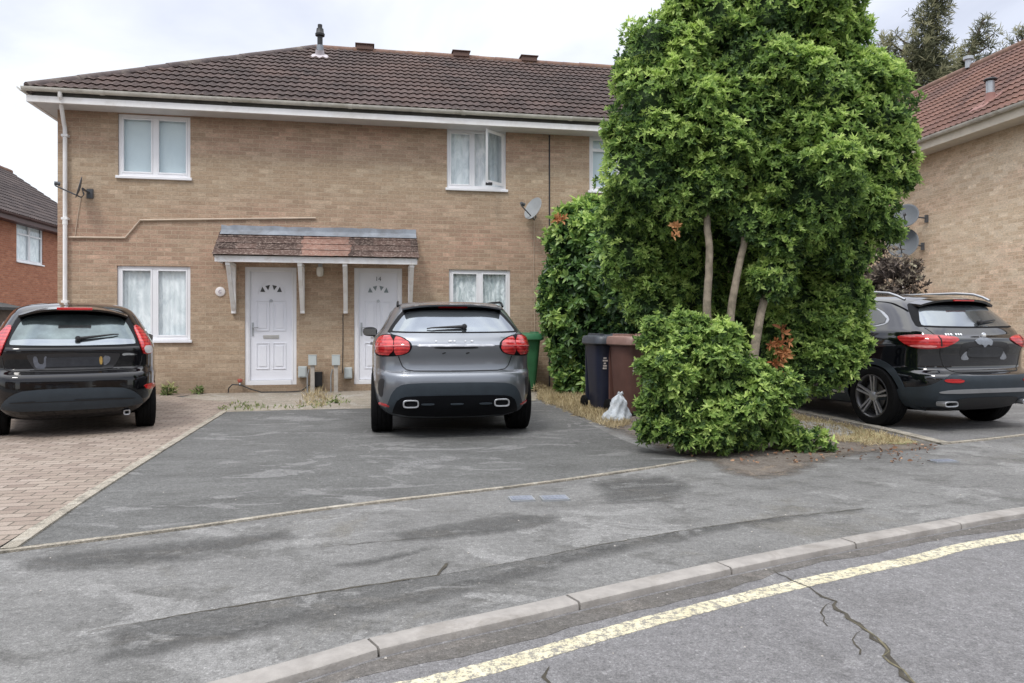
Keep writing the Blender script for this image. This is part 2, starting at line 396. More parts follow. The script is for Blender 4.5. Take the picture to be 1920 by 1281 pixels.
M['kerb'] = plain('kerb_stone', (.31, .29, .268), .9, .22, 9, .8, dirt=(.20, .182, .16))
M['soil'] = asphalt('bare_soil', (0.15, 0.13, 0.112), (0.2, 0.175, 0.15), (0.12, 0.095, 0.078), (0.25, 0.2, 0.15), 2.4, stainw=.8)
M['verge'] = asphalt('dry_verge', (0.28, 0.26, 0.13), (0.36, 0.32, 0.18), (0.17, 0.18, 0.07), (0.36, 0.31, 0.19), 2.4)
M['slab'] = asphalt('paving_slab', (0.3, 0.29, 0.26), (0.38, 0.36, 0.32), (0.22, 0.22, 0.18), (0.42, 0.4, 0.37), 2)
M['iron'] = plain('worn_cover', (0.25, 0.27, 0.32), .45, .2, 20, .5, metal=.2)

tag(sheet('ground', [(-400, -400, 0), (400, -400, 0), (400, 500, 0), (-400, 500, 0)], M['soil_far'], z=-.06), kind='structure')
rd = [p for p in kout]
tag(sheet('road', [(p.x, p.y, 0) for p in rd]+[(60, -30, 0), (-40, -30, 0)], M['road'], z=RZ), kind='structure')
# kerb stones in one run, joints between the stones modelled as gaps
km = MB(); L = 0.0; seg = []; cum = [0.0]
for i in range(1, len(kin)): cum.append(cum[-1]+(kin[i]-kin[i-1]).length)
ref = min(range(len(kin)), key=lambda i: (kin[i].xy-G(1070, 1114).xy).length); ph = cum[ref] % .915
def interp(pts, s):
    import bisect
    i = min(max(bisect.bisect(cum, s)-1, 0), len(pts)-2); t = (s-cum[i])/(cum[i+1]-cum[i])
    return pts[i].lerp(pts[i+1], min(max(t, 0), 1))
kobjs = []
s0 = ph-.915*60
rk = random.Random(3)
while s0 < cum[-1]-1:
    if s0 > 0:
        dz = rk.uniform(-.002, .003)
        prof = [(0, -.12), (0, .001+dz), (.005, .004+dz), (.100, .003+dz), (.110, -.003+dz), (.113, -.010), (.115, -.12)]
        rows = []
        for j in range(5):
            s = s0+.006+(.903)*j/4
            a, b = interp(kin, s), interp(kout, s); d = (b-a)/.115
            rows.append([tuple(a+d*u+Vector((0, 0, z))) for u, z in prof])
        n = len(prof); vs = [v for r_ in rows for v in r_]
        fs = [(j*n+i, (j+1)*n+i, (j+1)*n+i+1, j*n+i+1) for j in range(4) for i in range(n-1)]
        fs += [tuple(range(n)), tuple(range(4*n, 5*n))[::-1]]
        km.add(vs, fs)
    s0 += .915
ko = km.build('kerb', M['kerb'], sm=35); tag(ko, kind='structure')
# dirt lying in the joints and along the channel
ch_in = offset(kin, -.128); ch_out = [p+Vector((0, 0, 0)) for p in offset(kin, -.225)]
rj = random.Random(5)
ph_ = [rj.uniform(0, 6) for _ in range(4)]
ch_out = [p + (ch_in[i]-p).normalized()*(.03*math.sin(i*.21+ph_[0])+.02*math.sin(i*.63+ph_[1])+.012*rj.uniform(-1, 1)) for i, p in enumerate(ch_out)]
tag(ribbon('road_channel', ch_in, ch_out, RZ+.0015, M['gutterdirt'], .002), kind='structure')

# the pavement and everything on the house side
tag(sheet('pavement', [(p.x, p.y, 0) for p in kin]+[(60, 60, 0), (-40, 60, 0)], M['path'], z=0.0), kind='structure')
edge_px = [(0, 1035), (350, 990), (640, 950), (960, 913), (1160, 886), (1300, 864)]
E = [G(*p) for p in edge_px]; El = E[0]+(E[0]-E[1])*1.5
pv = [G(0, 1030), G(412, 774)]; pdir = (pv[1]-pv[0]).normalized()
# driveway (darker) behind the edging
tarc = [G(*p) for p in ((1004, 752), (1050, 768), (1100, 792), (1150, 818), (1200, 838), (1262, 858), (1300, 864))]
dr = [pv[0]+Vector((.03, 0, 0)), G(412, 772), G(540, 768), G(690, 765), G(860, 762), G(1004, 752)] + tarc[1:] + [G(1160, 886), G(960, 913), G(640, 950), G(350, 990)]
tag(sheet('driveway', jit([p for p in dr], .008, .12, 2, True), M['drive'], z=.004), kind='structure')
# right hand driveway
rdv = [G(1432, 760), G(1600, 793), G(1757, 831), G(1920, 814), Vector((9.3, 9.0, 0)), Vector((8.5, 16, 0)), Vector((3.6, 15, 0))]
tag(sheet('right_driveway', rdv, M['drive2'], z=.004), kind='structure')
# soil and verges
so = [G(*p) for p in ((1004, 750), (1100, 790), (1200, 838), (1262, 858), (1310, 870), (1350, 895), (1440, 905), (1520, 895), (1570, 868), (1640, 855), (1780, 846), (1770, 836), (1757, 829), (1600, 791), (1432, 757), (1300, 740), (1200, 728), (1040, 727))]
soft_sheet('soil', so, M['soil'], .007, .35)
vg = [G(*p) for p in ((1425, 760), (1480, 775), (1600, 799), (1740, 832), (1700, 838), (1600, 832), (1530, 828), (1440, 800), (1400, 780))]
soft_sheet('verge', vg, M['verge'], .011, .16, .04)
vg = [G(*p) for p in ((1004, 751), (1050, 766), (1100, 788), (1150, 806), (1150, 770), (1100, 735), (1010, 722))]
soft_sheet('dry_border', vg, M['verge'], .012, .22, .05)
# strip of poor concrete along the wall
WALL = Plane(-7.69, 12.635, R(11.15))
ws = [WALL.world(s, y, 0) for s, y in ((-4, 0), (-4, -1.25), (9.3, -1.25), (9.3, 0))]
M['apron'] = asphalt('wall_apron', (0.27, 0.235, 0.19), (0.34, 0.3, 0.25), (0.2, 0.185, 0.13), (0.38, 0.36, 0.32), 1.6, dirt=(0.24, 0.24, 0.12))
ap = [WALL.world(2.2, .0, 0), WALL.world(9.4, .0, 0), G(1010, 740), G(1004, 752), G(690, 767), G(540, 770), G(412, 774), G(330, 750)]
tag(sheet('wall_apron', ap, M['apron'], z=.008), kind='structure')
# block paving on the left
k = N('block_paving'); tc = k.coord(rot=(0, 0, R(-11.5)))
br = k.n('ShaderNodeTexBrick', offset=.5)
for n_, v_ in (('Scale', 1), ('Mortar Size', .006), ('Mortar Smooth', .3), ('Brick Width', .205), ('Row Height', .105)): br.inputs[n_].default_value = v_
br.inputs['Color1'].default_value = (0, 0, 0, 1); br.inputs['Color2'].default_value = (1, 1, 1, 1); k.l(tc, br.inputs['Vector'])
n1 = k.noise(2.2, 7, .7, k.coord(), .5); n2 = k.noise(90, 3, .7, k.coord())
col = k.ramp(br.outputs['Color'], [(0, (0.19, 0.145, 0.118)), (.5, (0.25, 0.195, 0.16)), (1, (0.31, 0.255, 0.215))])
col = k.mix(k.ramp(n1, [(.4, 0.0), (.65, .6)]), col, (0.3, 0.25, 0.2)); col = k.mix(br.outputs['Fac'], col, (0.105, 0.09, 0.068))
col = k.mix(1.0, col, k.ramp(n2, [(.3, .75), (.7, 1.25)]), 'MULTIPLY')
k.col(col); k.set(Roughness=.85); k.bump(k.math('SUBTRACT', 1.0, br.outputs['Fac']), .8, .01); M['paver'] = k.m
pz = [G(0, 1028), G(412, 773), G(440, 757), G(330, 745), WALL.world(2.4, -.02, 0), WALL.world(-3, -.02, 0), Vector((-14, 11, 0)), Vector((-16, 6, 0)), G(0, 1028)+Vector((-8, -1.0, 0)), G(0, 1028)+Vector((-.8, -.12, 0))]
tag(sheet('block_paving', pz, M['paver'], z=.010), kind='structure')
# concrete edgings
def edging(name, pts, w, z, step=.3):
    a = spline(pts, step); rr = random.Random(9)
    b = [p for p in offset(a, w)]
    a = [p+Vector((rr.uniform(-.006, .006), rr.uniform(-.006, .006), 0)) for p in a]
    return tag(ribbon(name, a, b, z, M['edging'], .02), kind='structure')
edging('concrete_edging', [El]+E, -.042, .013)
edging('paving_edging', [G(0, 1034), G(205, 900), G(415, 773)], -.075, .016)
edging('drive_edging', [G(1430, 760), G(1600, 795), G(1760, 833)], .13, .018)
edging('drive_edging', [G(1757, 833), G(1840, 825), G(1925, 815), Vector((9, 9.8, 0))], -.05, .014)
# darker trench repair running along the pavement
up = [G(*p) for p in ((165, 1187), (330, 1157), (575, 1117), (820, 1080), (960, 1056), (1130, 1022), (1300, 993), (1460, 971), (1600, 957), (1710, 946))]
lo = [G(*p) for p in ((190, 1235), (350, 1215), (570, 1168), (810, 1128), (950, 1092), (1120, 1052), (1290, 1014), (1450, 985), (1600, 965), (1710, 950))]
lo = [G(*p) for p in ((120, 1262), (350, 1240), (570, 1190), (810, 1146), (950, 1107), (1120, 1062), (1290, 1022), (1450, 990), (1600, 968), (1710, 950))]
a = jit(spline(up, .1), .006, .05, 11); b = spline(lo, .15)
soft_sheet('tarmac_patch', a+b[::-1], M['patch'], .004, .30, .025, hard=set(range(len(a)-1)), amt=1.0, sc=6.0)
pp = [G(*p) for p in ((585, 1062), (700, 1043), (825, 1018), (800, 1040), (690, 1068), (620, 1068))]
soft_sheet('tarmac_patch', pp, M['patch'], .0045, .14, .02, amt=.8)
for sp_, fd in ((((0, 1045), (300, 1010), (560, 985), (600, 1010), (380, 1060), (120, 1085), (0, 1080)), .25), (((1080, 900), (1260, 885), (1330, 915), (1280, 950), (1120, 950)), .25), (((700, 1000), (960, 960), (1100, 965), (1000, 1000), (760, 1025)), .15)):
    soft_sheet('damp_stain', [G(*q) for q in sp_], M['patch'], .0042, fd*1.1, .04, amt=.62, sc=7.0)
for sp_ in (((690, 1010), (800, 985), (760, 1005)), ((560, 1010), (640, 985), (660, 1005), (600, 1018)), ((1010, 1040), (1130, 1008), (1180, 1012), (1080, 1045)), ((700, 870), (860, 850), (900, 862), (760, 885)), ((560, 905), (620, 895), (640, 905)), ((400, 930), (480, 915), (500, 925)), ((880, 800), (1040, 815), (1000, 828), (860, 822))):
    soft_sheet('worn_patch', [G(*q) for q in sp_], M['worn'], .0062, .22, .02, amt=.55, sc=7.0)
def crack(name, px, w, z, H=0.0, mat='crack', seed=1, taper=True, amp=.012):
    pts = jit([G(x, y, H) for x, y in px], amp, .045, seed)
    rr = random.Random(seed); a = []; b = []; n = len(pts)
    oa = offset(pts, 1.0)
    for i, p in enumerate(pts):
        d = oa[i]-p; ww = w*rr.uniform(.45, 1.3)*(min(1, .25+2*i/n) if taper else 1)*.5
        a.append(p+d*ww); b.append(p-d*ww)
    tag(ribbon(name, a, b, z, M[mat]), kind='structure')
M['crack'] = plain('crack_dirt', (0.055, 0.048, 0.035), .95, .4, 30)
M['crackmoss'] = plain('crack_moss', (.13, .115, .07), .95, .5, 25)
cr = [(1450, 1070), (1500, 1096), (1535, 1110), (1562, 1128), (1578, 1152), (1620, 1180), (1652, 1207), (1668, 1240), (1700, 1268), (1725, 1290)]
crack('road_crack', cr, .019, RZ+.0026, RZ, seed=3, amp=.02)
crack('road_crack', [(1562, 1128), (1540, 1150), (1552, 1175)], .008, RZ+.0022, RZ, seed=31)
crack('road_crack', [(1620, 1180), (1602, 1200), (1612, 1228)], .007, RZ+.0022, RZ, seed=32)
crack('road_crack', [(x+2, y+4) for x, y in cr[4:]], .008, RZ+.0032, RZ, 'crackmoss', seed=5, amp=.018)
crack('road_crack', [(1030, 1250), (1022, 1270), (1040, 1290)], .014, RZ+.0016, RZ, seed=8)
crack('pavement_crack', [(165, 1187), (330, 1157), (575, 1117), (820, 1080), (838, 1058)], .015, .0052, 0, seed=6, amp=.006)
crack('pavement_crack', [(838, 1078), (960, 1056), (1130, 1022), (1300, 993), (1460, 971), (1620, 955)], .009, .0052, 0, seed=7, amp=.005)
crack('pavement_crack', [(590, 1028), (760, 1012), (860, 1002)], .007, .0035, 0, seed=17, amp=.008)
# worn yellow line
k = N('worn_yellow_paint'); v = k.coord()
n1 = k.noise(34, 6, .75, v, .3); n2 = k.noise(140, 3, .7, v)
f = k.ramp(k.math('ADD', k.math('MULTIPLY', n1, .7), k.math('MULTIPLY', n2, .3)), [(.44, 0.0), (.52, 1.0)])
col = k.mix(f, (0.22, 0.21, 0.19), k.ramp(k.noise(6, 4, .6, v), [(.3, (.52, .47, .32)), (.7, (.66, .61, .45))]))
k.col(col); k.set(Roughness=.9, Specular_IOR_Level=.2); k.bump(k.math('ADD', f, n2), .4, .003); M['line'] = k.m
yl = [G(x, y, RZ) for x, y in ((800, 1282), (960, 1241), (1210, 1168), (1500, 1095), (1710, 1050), (1925, 1005))]
yl = [yl[0]+(yl[0]-yl[1])*3+Vector((-.4, -.6, 0)), yl[0]+(yl[0]-yl[1])*1.2]+yl+[Vector((6.4, 5.6, 0)), Vector((10.6, 7.0, 0))]
yc = spline(yl, .03); rr = random.Random(21)
a = [p+Vector((0, rr.uniform(-.004, .004), 0)) for p in offset(yc, .046)]; b = [p+Vector((0, rr.uniform(-.004, .004), 0)) for p in offset(yc, -.046)]
tag(ribbon('road_marking', a, b, RZ+.002, M['line'], .0025), kind='structure')
# utility covers set in the pavement
def cover(px, py, w, d, ang, label):
    t = thing('utility_cover', label, 'cover', G(px, py), ang, 'small utility covers set in the pavement')
    m = MB(); m.box(-w/2, -d/2, 0, w/2, d/2, .012); m.build('frame', M['steel'], t)
    m = MB(); m.box(-w/2+.012, -d/2+.012, .012, w/2-.012, d/2-.012, .016)
    for i in range(5): m.box(-w/2+.03+i*(w-.08)/4, -d/2+.02, .016, -w/2+.04+i*(w-.08)/4, d/2-.02, .0185)
    m.build('lid', M['iron'], t)
cover(978, 937, .17, .13, R(10), 'small grey utility cover beside the edging, left one of the front pair')
cover(1040, 936, .19, .13, R(10), 'small grey utility cover beside the edging, right one of the front pair')
cover(1768, 866, .22, .12, R(10), 'small worn utility cover near the right driveway edge')
for i, (a_, b_) in enumerate((((1478, 797), (1530, 800)), ((1536, 801), (1592, 806)))):
    pass
def slab(pts, label):
    o = sheet('paving_slab', [G(*p) for p in pts], M['slab'], z=.035, h=.035); tag(o, label, 'slab', 'slabs lying in the verge')
slab([(1482, 793), (1530, 797), (1548, 822), (1494, 816)], 'pale concrete slab on the verge right next to the bush')
slab([(1534, 798), (1578, 803), (1602, 817), (1553, 823)], 'pale concrete slab on the verge, second one out from the bush')
slab([(1440, 778), (1478, 784), (1490, 800), (1446, 796)], 'small pale concrete slab behind the low foliage near the driveway edging')
# ---------------------------------------------------------------- houses
def holed_wall(m, x0, x1, z0, z1, holes, y=0.0, rev=.10):
    xs = sorted({x0, x1, *[h[0] for h in holes], *[h[2] for h in holes]}); zs = sorted({z0, z1, *[h[1] for h in holes], *[h[3] for h in holes]})
    for i in range(len(xs)-1):
        for j in range(len(zs)-1):
            cx, cz = (xs[i]+xs[i+1])/2, (zs[j]+zs[j+1])/2
            if any(h[0] < cx < h[2] and h[1] < cz < h[3] for h in holes): continue
            m.add([(xs[i], y, zs[j]), (xs[i+1], y, zs[j]), (xs[i+1], y, zs[j+1]), (xs[i], y, zs[j+1])], [(0, 1, 2, 3)])
    for a, b, c, d in holes:
        m.add([(a, y, b), (c, y, b), (c, y, d), (a, y, d), (a, y+rev, b), (c, y+rev, b), (c, y+rev, d), (a, y+rev, d)],
              [(0, 4, 5, 1), (1, 5, 6, 2), (2, 6, 7, 3), (3, 7, 4, 0)])
def tile_slope(name, parent, mat, pos, Lt, smin, smax, course=.342, roll=.15, h0=.024, nose=.026, per=6, seed=1, roughc=False):
    nc = max(1, round(Lt/course)); course = Lt/nc; rr = random.Random(seed)
    a = min(smin(0), smin(Lt)); b = max(smax(0), smax(Lt)); ns = int((b-a)/roll*per)+1
    V = []; Fc = []; sh = []; ce = []
    for c in range(nc):
        t0 = c*course; t1 = t0+course
        cells = [rr.random() for _ in range(int((b-a)/(2*roll))+3)]
        jj = [rr.uniform(-.006, .006) for _ in cells]
        base = len(V)
        rows = [(t0, .0, 0.0), (t0-.012, nose, 1.0), (t0+.035, nose*.9, .35), (t0+course*.5, nose*.5, .15), (t1, 0.0, 0.0)]
        for (t, hh, s_) in rows:
            lo, hi = smin(max(t, 0)), smax(max(t, 0))
            for i in range(ns+1):
                s = a+i*(b-a)/ns; k = int((s-a)/(2*roll)); w = (.5+.5*math.cos(2*math.pi*s/roll))
                sc = min(max(s, lo), hi)
                V.append(pos(sc, t+(jj[k] if hh == nose else 0), hh+h0*w+.004)); sh.append(s_*(.35+.65*w)); ce.append(cells[k])
        n = ns+1
        for r_ in range(len(rows)-1):
            for i in range(ns):
                s = a+(i+.5)*(b-a)/ns
                if s < smin(max(rows[r_][0], 0))-.05 or s > smax(max(rows[r_][0], 0))+.05: continue
                q = base+r_*n+i; Fc.append((q, q+1, q+n+1, q+n))
    me = bpy.data.meshes.new(name); me.from_pydata(V, [], Fc)
    for nm, vals in (('shade', sh), ('cell', ce)):
        at = me.attributes.new(nm, 'FLOAT', 'POINT'); at.data.foreach_set('value', vals)
    me.update(); smooth(me, 50)
    return link(name, me, mat, parent)
def cap_tiles(name, parent, a, b, r=.12, L=.42, mat='ridge', skip=0):
    a, b = Vector(a), Vector(b); d = (b-a).normalized(); n = int((b-a).length/L); m = MB(); rr = random.Random(4)
    for i in range(n):
        p = a+d*(i*(b-a).length/n); q = a+d*((i+1)*(b-a).length/n+.03)
        u = rr.uniform(-.008, .008)
        m.tube([p+Vector((0, 0, u)), q+Vector((0, 0, u+.004))], [r, r*.94], 12)
    return m.build(name, M[mat], parent, sm=50)

def window(parent, rect, panes, curtain=None, sill=True, fr=.055, name='window', openlast=False, y0=.035, back=None, transom=None, label=None):
    """rect in wall coordinates (x0,z0,x1,z1); panes as fractions of the width"""
    x0, z0, x1, z1 = rect; m = MB(); w = x1-x0
    if sill: z0 += .05
    m.box(x0, y0, z0, x0+fr, y0+.06, z1); m.box(x1-fr, y0, z0, x1, y0+.06, z1)
    m.box(x0+fr, y0, z0, x1-fr, y0+.06, z0+fr); m.box(x0+fr, y0, z1-fr, x1-fr, y0+.06, z1)
    for p in panes[1:-1]: m.box(x0+w*p-.035, y0+.002, z0+fr, x0+w*p+.035, y0+.062, z1-fr)
    f = m.build(name, M['upvc'], parent, bevel=.006)
    if label: f['label'] = label
    edges = []
    for i in range(len(panes)-1):
        a = x0+w*panes[i]+(fr if i == 0 else .035); b = x0+w*panes[i+1]-(fr if i == len(panes)-2 else .035)
        edges.append((a, b))
    for i, (a, b) in enumerate(edges):
        last = i == len(edges)-1
        if openlast and last: continue
        g = MB(); s = .028
        g.box(a, y0-.006, z0+fr, a+s, y0+.045, z1-fr); g.box(b-s, y0-.006, z0+fr, b, y0+.045, z1-fr)
        g.box(a+s, y0-.006, z0+fr, b-s, y0+.045, z0+fr+s); g.box(a+s, y0-.006, z1-fr-s, b-s, y0+.045, z1-fr)
        if transom: g.box(a+s, y0-.006, z1-transom-.03, b-s, y0+.045, z1-transom+.03)
        g.build('sash', M['upvc'], f, bevel=.004)
        g = MB(); g.add([(a+s-.005, y0+.02, z0+fr+s-.005), (b-s+.005, y0+.02, z0+fr+s-.005), (b-s+.005, y0+.02, z1-fr-s+.005), (a+s-.005, y0+.02, z1-fr-s+.005)], [(0, 1, 2, 3)])
        g.build('pane', M['glass'], f, bevel=None)
    if sill:
        g = MB(); g.box(x0-.03, -.045, z0-.05, x1+.03, y0+.06, z0-.002); g.build('sill', M['upvc'], f, bevel=.006)
    # interior box so the room is dark rather than open
    g = MB(); g.add([(x0, y0+.07, z0), (x1, y0+.07, z0), (x1, y0+.07, z1), (x0, y0+.07, z1), (x0, 1.2, z0), (x1, 1.2, z0), (x1, 1.2, z1), (x0, 1.2, z1)],
                    [(4, 5, 6, 7), (0, 1, 5, 4), (1, 2, 6, 5), (2, 3, 7, 6), (3, 0, 4, 7)]); g.build('room_lining', M['dark'], f, bevel=None)
    if curtain:
        kind, mt = curtain; g = MB(); n = 90; rr = random.Random(int(x0*100)); vs = []
        def edge(u):      # shape of the lower left part of each curtain
            return u
        for j in range(9):
            t = j/8
            for i in range(n+1):
                u = i/n; x = x0+.03+(w-.06)*u
                d = .007*math.sin(u*w*60+2*math.sin(u*9)+.6*t)+.006*math.sin(u*w*23+t) if kind != 'blind' else 0
                vs.append((x, y0+.085+d, z0+.01+(z1-z0-.02)*t))
        g.add(vs, [(j*(n+1)+i, j*(n+1)+i+1, (j+1)*(n+1)+i+1, (j+1)*(n+1)+i) for j in range(8) for i in range(n)])
        o = g.build('curtain' if kind != 'blind' else 'blind', mt, f, sm=60, bevel=None)
    return f, edges, (z0+fr, z1-fr)

def wrect(pl, l, t, r, b, off=0.0):
    x0, z1 = pl.at(l, t, off); x1, zz = pl.at(r, t, off); xm = pl.at(l, b, off)[1]; x_, zc = pl.at(r, b, off)
    return (x0, (xm+zc)/2, x1, (z1+zz)/2)

EZ = 5.07; OVL = .30; OV = .47; RD = 3.98; RZt = 7.63; LEN = 13.6; DEPTH = 8.0
house = thing('terraced_house', 'long two storey buff brick terrace with brown hipped roof and two white front doors', 'house', WALL.o, WALL.a)
rects = dict(w1=wrect(WALL, 221, 216, 357, 337), w2=wrect(WALL, 219, 499, 357, 643), w3=wrect(WALL, 838, 244, 949, 359), w4=wrect(WALL, 842, 506, 957, 625),
             w5=wrect(WALL, 1105, 257, 1215, 364), d1=wrect(WALL, 459, 501, 556, 722), d2=wrect(WALL, 664, 503, 754, 720))
print(rects)
m = MB(); holed_wall(m, 0, LEN, -.05, 4.86, list(rects.values()))
m.add([(0, 0, -.05), (0, DEPTH, -.05), (0, DEPTH, 4.86), (0, 0, 4.86)], [(0, 3, 2, 1)])
m.add([(LEN, 0, -.05), (LEN, DEPTH, -.05), (LEN, DEPTH, 4.9), (LEN, RD, 7.5), (LEN, 0, 4.9)], [(0, 1, 2, 3, 4)])
m.add([(0, DEPTH, -.05), (LEN, DEPTH, -.05), (LEN, DEPTH, 4.86), (0, DEPTH, 4.86)], [(0, 3, 2, 1)])
wall = m.build('wall', M['brick'], house, bevel=None)
sl = math.atan2(RZt-EZ, RD+OV); Lr = math.hypot(RZt-EZ, RD+OV)
def front(s, t, h): return (s, -OV+t*math.cos(sl)-h*math.sin(sl), EZ+t*math.sin(sl)+h*math.cos(sl))
def hipx(t): return -OV+t*math.cos(sl)
roof = tile_slope('roof', house, M['tile'], front, Lr, lambda t: -OVL+t/Lr*(hipx(Lr)+OVL), lambda t: LEN+.1)
m = MB(); apex = (hipx(Lr), RD, RZt)
m.add([(-OVL, -OV, EZ), (-OVL, 2*RD+OV, EZ), apex], [(0, 2, 1)])
m.add([(-OVL, 2*RD+OV, EZ), (LEN+.1, 2*RD+OV, EZ), (LEN+.1, RD, RZt), apex], [(0, 3, 2, 1)])
m.build('roof_slope', M['tile3'], house, bevel=None)
cap_tiles('ridge_tiles', roof, (apex[0], RD, RZt-.03), (LEN+.1, RD, RZt-.03), .11)
cap_tiles('hip_tiles', roof, (-OVL+.02, -OV+.02, EZ-.01), (apex[0], RD, RZt-.02), .10, mat='hip')
# ridge vents
def on_roof(pl, px, py, ez=EZ, slp=math.tan(sl), ov=OV):
    lo, hi = -ov, 6.0
    for _ in range(40):
        y = (lo+hi)/2; s, z = pl.at(px, py, -y)
        if z < ez+(y+ov)*slp: lo, hi = lo, y
        else: lo = y
    return s, y, z
for px, py in ((684, 91), (864, 104), (991, 113)):
    s, z = WALL.at(px, py, -RD); m = MB()
    m.box(s-.19, RD-.13, RZt+.0, s+.19, RD+.13, RZt+.115); m.box(s-.22, RD-.16, RZt+.115, s+.22, RD+.16, RZt+.14)
    m.build('ridge_vent', plain('dark_vent_%d' % px, (.12, .07, .055), .8), house, bevel=.01)
# flue pipe
s, y, z = on_roof(WALL, 600, 106)
m = MB(); zt = WALL.at(600, 46, -y)[1]; H = zt-z
m.lathe([(.001, .62*H+.02), (.062, .62*H), (.066, .30*H), (.062, .05*H)], 20, o=(s, y, z), mi=1) if False else None
m.lathe([(.075, -.1), (.075, .34*H)], 20, o=(s, y, z), mi=1)
m.lathe([(.058, .34*H), (.058, .62*H), (.10, .64*H), (.105, .70*H), (.085, .74*H), (.075, .86*H), (.05, .88*H), (.05, H*.99), (.001, H)], 20, o=(s, y, z), mi=0)
fl = m.build('flue', [M['black'], M['lead']], house, sm=35)
m = MB(); m.lathe([(.24, 0), (.2, .03), (.1, .06), (.085, .16)], 20, o=(0, 0, 0)); fb = m.build('flashing', plain('pale_flashing', (.5, .46, .48), .6), fl, sm=50)
fb.location = (s, y-.02, z-.02); fb.rotation_euler = (sl, 0, 0)
# eaves
m = MB(); m.box(-OVL-.0, -OV+.02, 4.84, LEN+.05, -OV+.075, 4.945); m.box(-OVL-.0, -OV+.075, 4.84, -OVL+.055, 2*RD+OV, 4.945)
m.build('fascia', M['upvc_old'], house, bevel=.004)
m = MB(); m.box(-OVL+.06, -OV+.076, 4.90, LEN+.05, -OV+.095, EZ-.02); m.box(-OVL+.056, -OV+.095, 4.90, -OVL+.08, 2*RD+OV, EZ-.02); m.build('eaves_shade_board', M['trimdark'], house, bevel=None)  # recessed dark board stands in for the gutter's shadow above the fascia
m = MB(); m.box(-OVL+.055, -OV+.075, 4.852, LEN, .0, 4.864); m.box(-OVL+.055, 0, 4.853, 0, 2*RD, 4.865); m.build('soffit', M['soffit'], house, bevel=None)
def gutter(a, b, parent, r=.058, mat='gutter', front_dir=(0, -1, 0)):
    a, b = Vector(a), Vector(b); d = (b-a).normalized(); f = Vector(front_dir); mm = MB(); n = 10; vs = []
    for p in (a, b):
        for rad in (r, r-.006):
            for i in range(n+1):
                an = math.pi*i/n; vs.append(p+f*(math.cos(an)*rad)+Vector((0, 0, -math.sin(an)*rad*1.05)))
    k = n+1
    fs = [(i, i+1, 2*k+i+1, 2*k+i) for i in range(n)]+[(k+i, 3*k+i, 3*k+i+1, k+i+1) for i in range(n)]+[(0, 2*k, 3*k, k), (n, k+n, 3*k+n, 2*k+n)]
    fs += [(i, k+i, k+i+1, i+1) for i in range(n)]+[(2*k+i, 2*k+i+1, 3*k+i+1, 3*k+i) for i in range(n)]
    mm.add(vs, fs); L = (b-a).length; j = 1.2
    while j < L:      # union clips along the run
        p = a+d*j
        for i in range(n):
            a1 = math.pi*i/n; a2 = math.pi*(i+1)/n
            q = [p+d*e+f*(math.cos(x)*(r+.008))+Vector((0, 0, -math.sin(x)*(r+.008)*1.05)) for e in (-.035, .035) for x in (a1, a2)]
            mm.add(q, [(0, 1, 3, 2)])
        j += 2.0
    return mm.build('gutter', M[mat], parent, sm=50)
gutter((-OVL-.05, -OV-.012, EZ-.005), (LEN+.05, -OV-.012, EZ-.005), house)
gutter((-OVL-.06, 2*RD, EZ-.008), (-OVL-.06, -OV-.04, EZ-.008), house, front_dir=(-1, 0, 0))
sx = WALL.at(122, 400, .06)[0]
m = MB(); g0 = WALL.at(113, 180, OV)
m.tube([(g0[0], -OV-.012, EZ-.05), (g0[0], -OV-.012, EZ-.12), (sx-.01, -.09, 4.62), (sx, -.06, 4.52), (sx, -.06, .1), (sx+.0, -.14, .03)], .034, 12)
for z in (4.4, 3.0, 1.6, .5): m.box(sx-.05, -.10, z-.02, sx+.05, -.0, z+.02)
for z in (2.9,): m.tube([(sx, -.06, z), (sx, -.06, z+.09)], .040, 12)
m.build('downpipe', M['upvc_old'], house, sm=40)
# windows
window(house, rects['w1'], [0, .5, 1], ('blind', M['blind']))
window(house, rects['w2'], [0, .5, 1], ('net', M['net']))
f3, e3, (za, zb) = window(house, rects['w3'], [0, .44, 1], ('lace', M['net']), openlast=True, label='upstairs window with its right hand casement swung open')
# the open casement, hinged at its right edge and swung out
a, b = e3[1]; wd = b-a; an = R(43); hx, hy = b, .0
sash = MB(); s = .058
def leafbox(u0, z0, u1, z1, t=.055): 
    c = [(u, v) for u in (u0, u1) for v in (0, t)]
    pts = [(hx-u*math.cos(an)-v*math.sin(an)*-1, hy-u*math.sin(an)-v*math.cos(an)*-1) for u, v in c]
    sash.add([(x, y, z) for z in (z0, z1) for x, y in pts], [(0, 1, 3, 2), (4, 6, 7, 5), (0, 4, 5, 1), (2, 3, 7, 6), (0, 2, 6, 4), (1, 5, 7, 3)])
leafbox(0, za, s, zb); leafbox(wd-s, za, wd, zb); leafbox(s, za, wd-s, za+s); leafbox(s, zb-s, wd-s, zb)
sh = sash.build('casement', M['upvc'], f3, bevel=.004)
g = MB(); q = [(hx-u*math.cos(an)+.01*math.sin(an), hy-u*math.sin(an)+.01*math.cos(an)) for u in (s-.004, wd-s+.004)]
g.add([(q[0][0], q[0][1], za+s), (q[1][0], q[1][1], za+s), (q[1][0], q[1][1], zb-s), (q[0][0], q[0][1], zb-s)], [(0, 1, 2, 3)]); g.build('pane', M['glassdim'], f3, bevel=None)
g = MB(); g.box(hx-wd*math.cos(an)*.97, hy-wd*math.sin(an)*.86, za-.035, hx-wd*math.cos(an)*.97+.12, hy-wd*math.sin(an)*.86+.05, za+.015); g.build('window_stay', M['black'], f3)
window(house, rects['w4'], [0, .5, 1], ('lace', M['lace']))
window(house, rects['w5'], [0, .5, 1], ('blind', M['blind']), transom=.27)
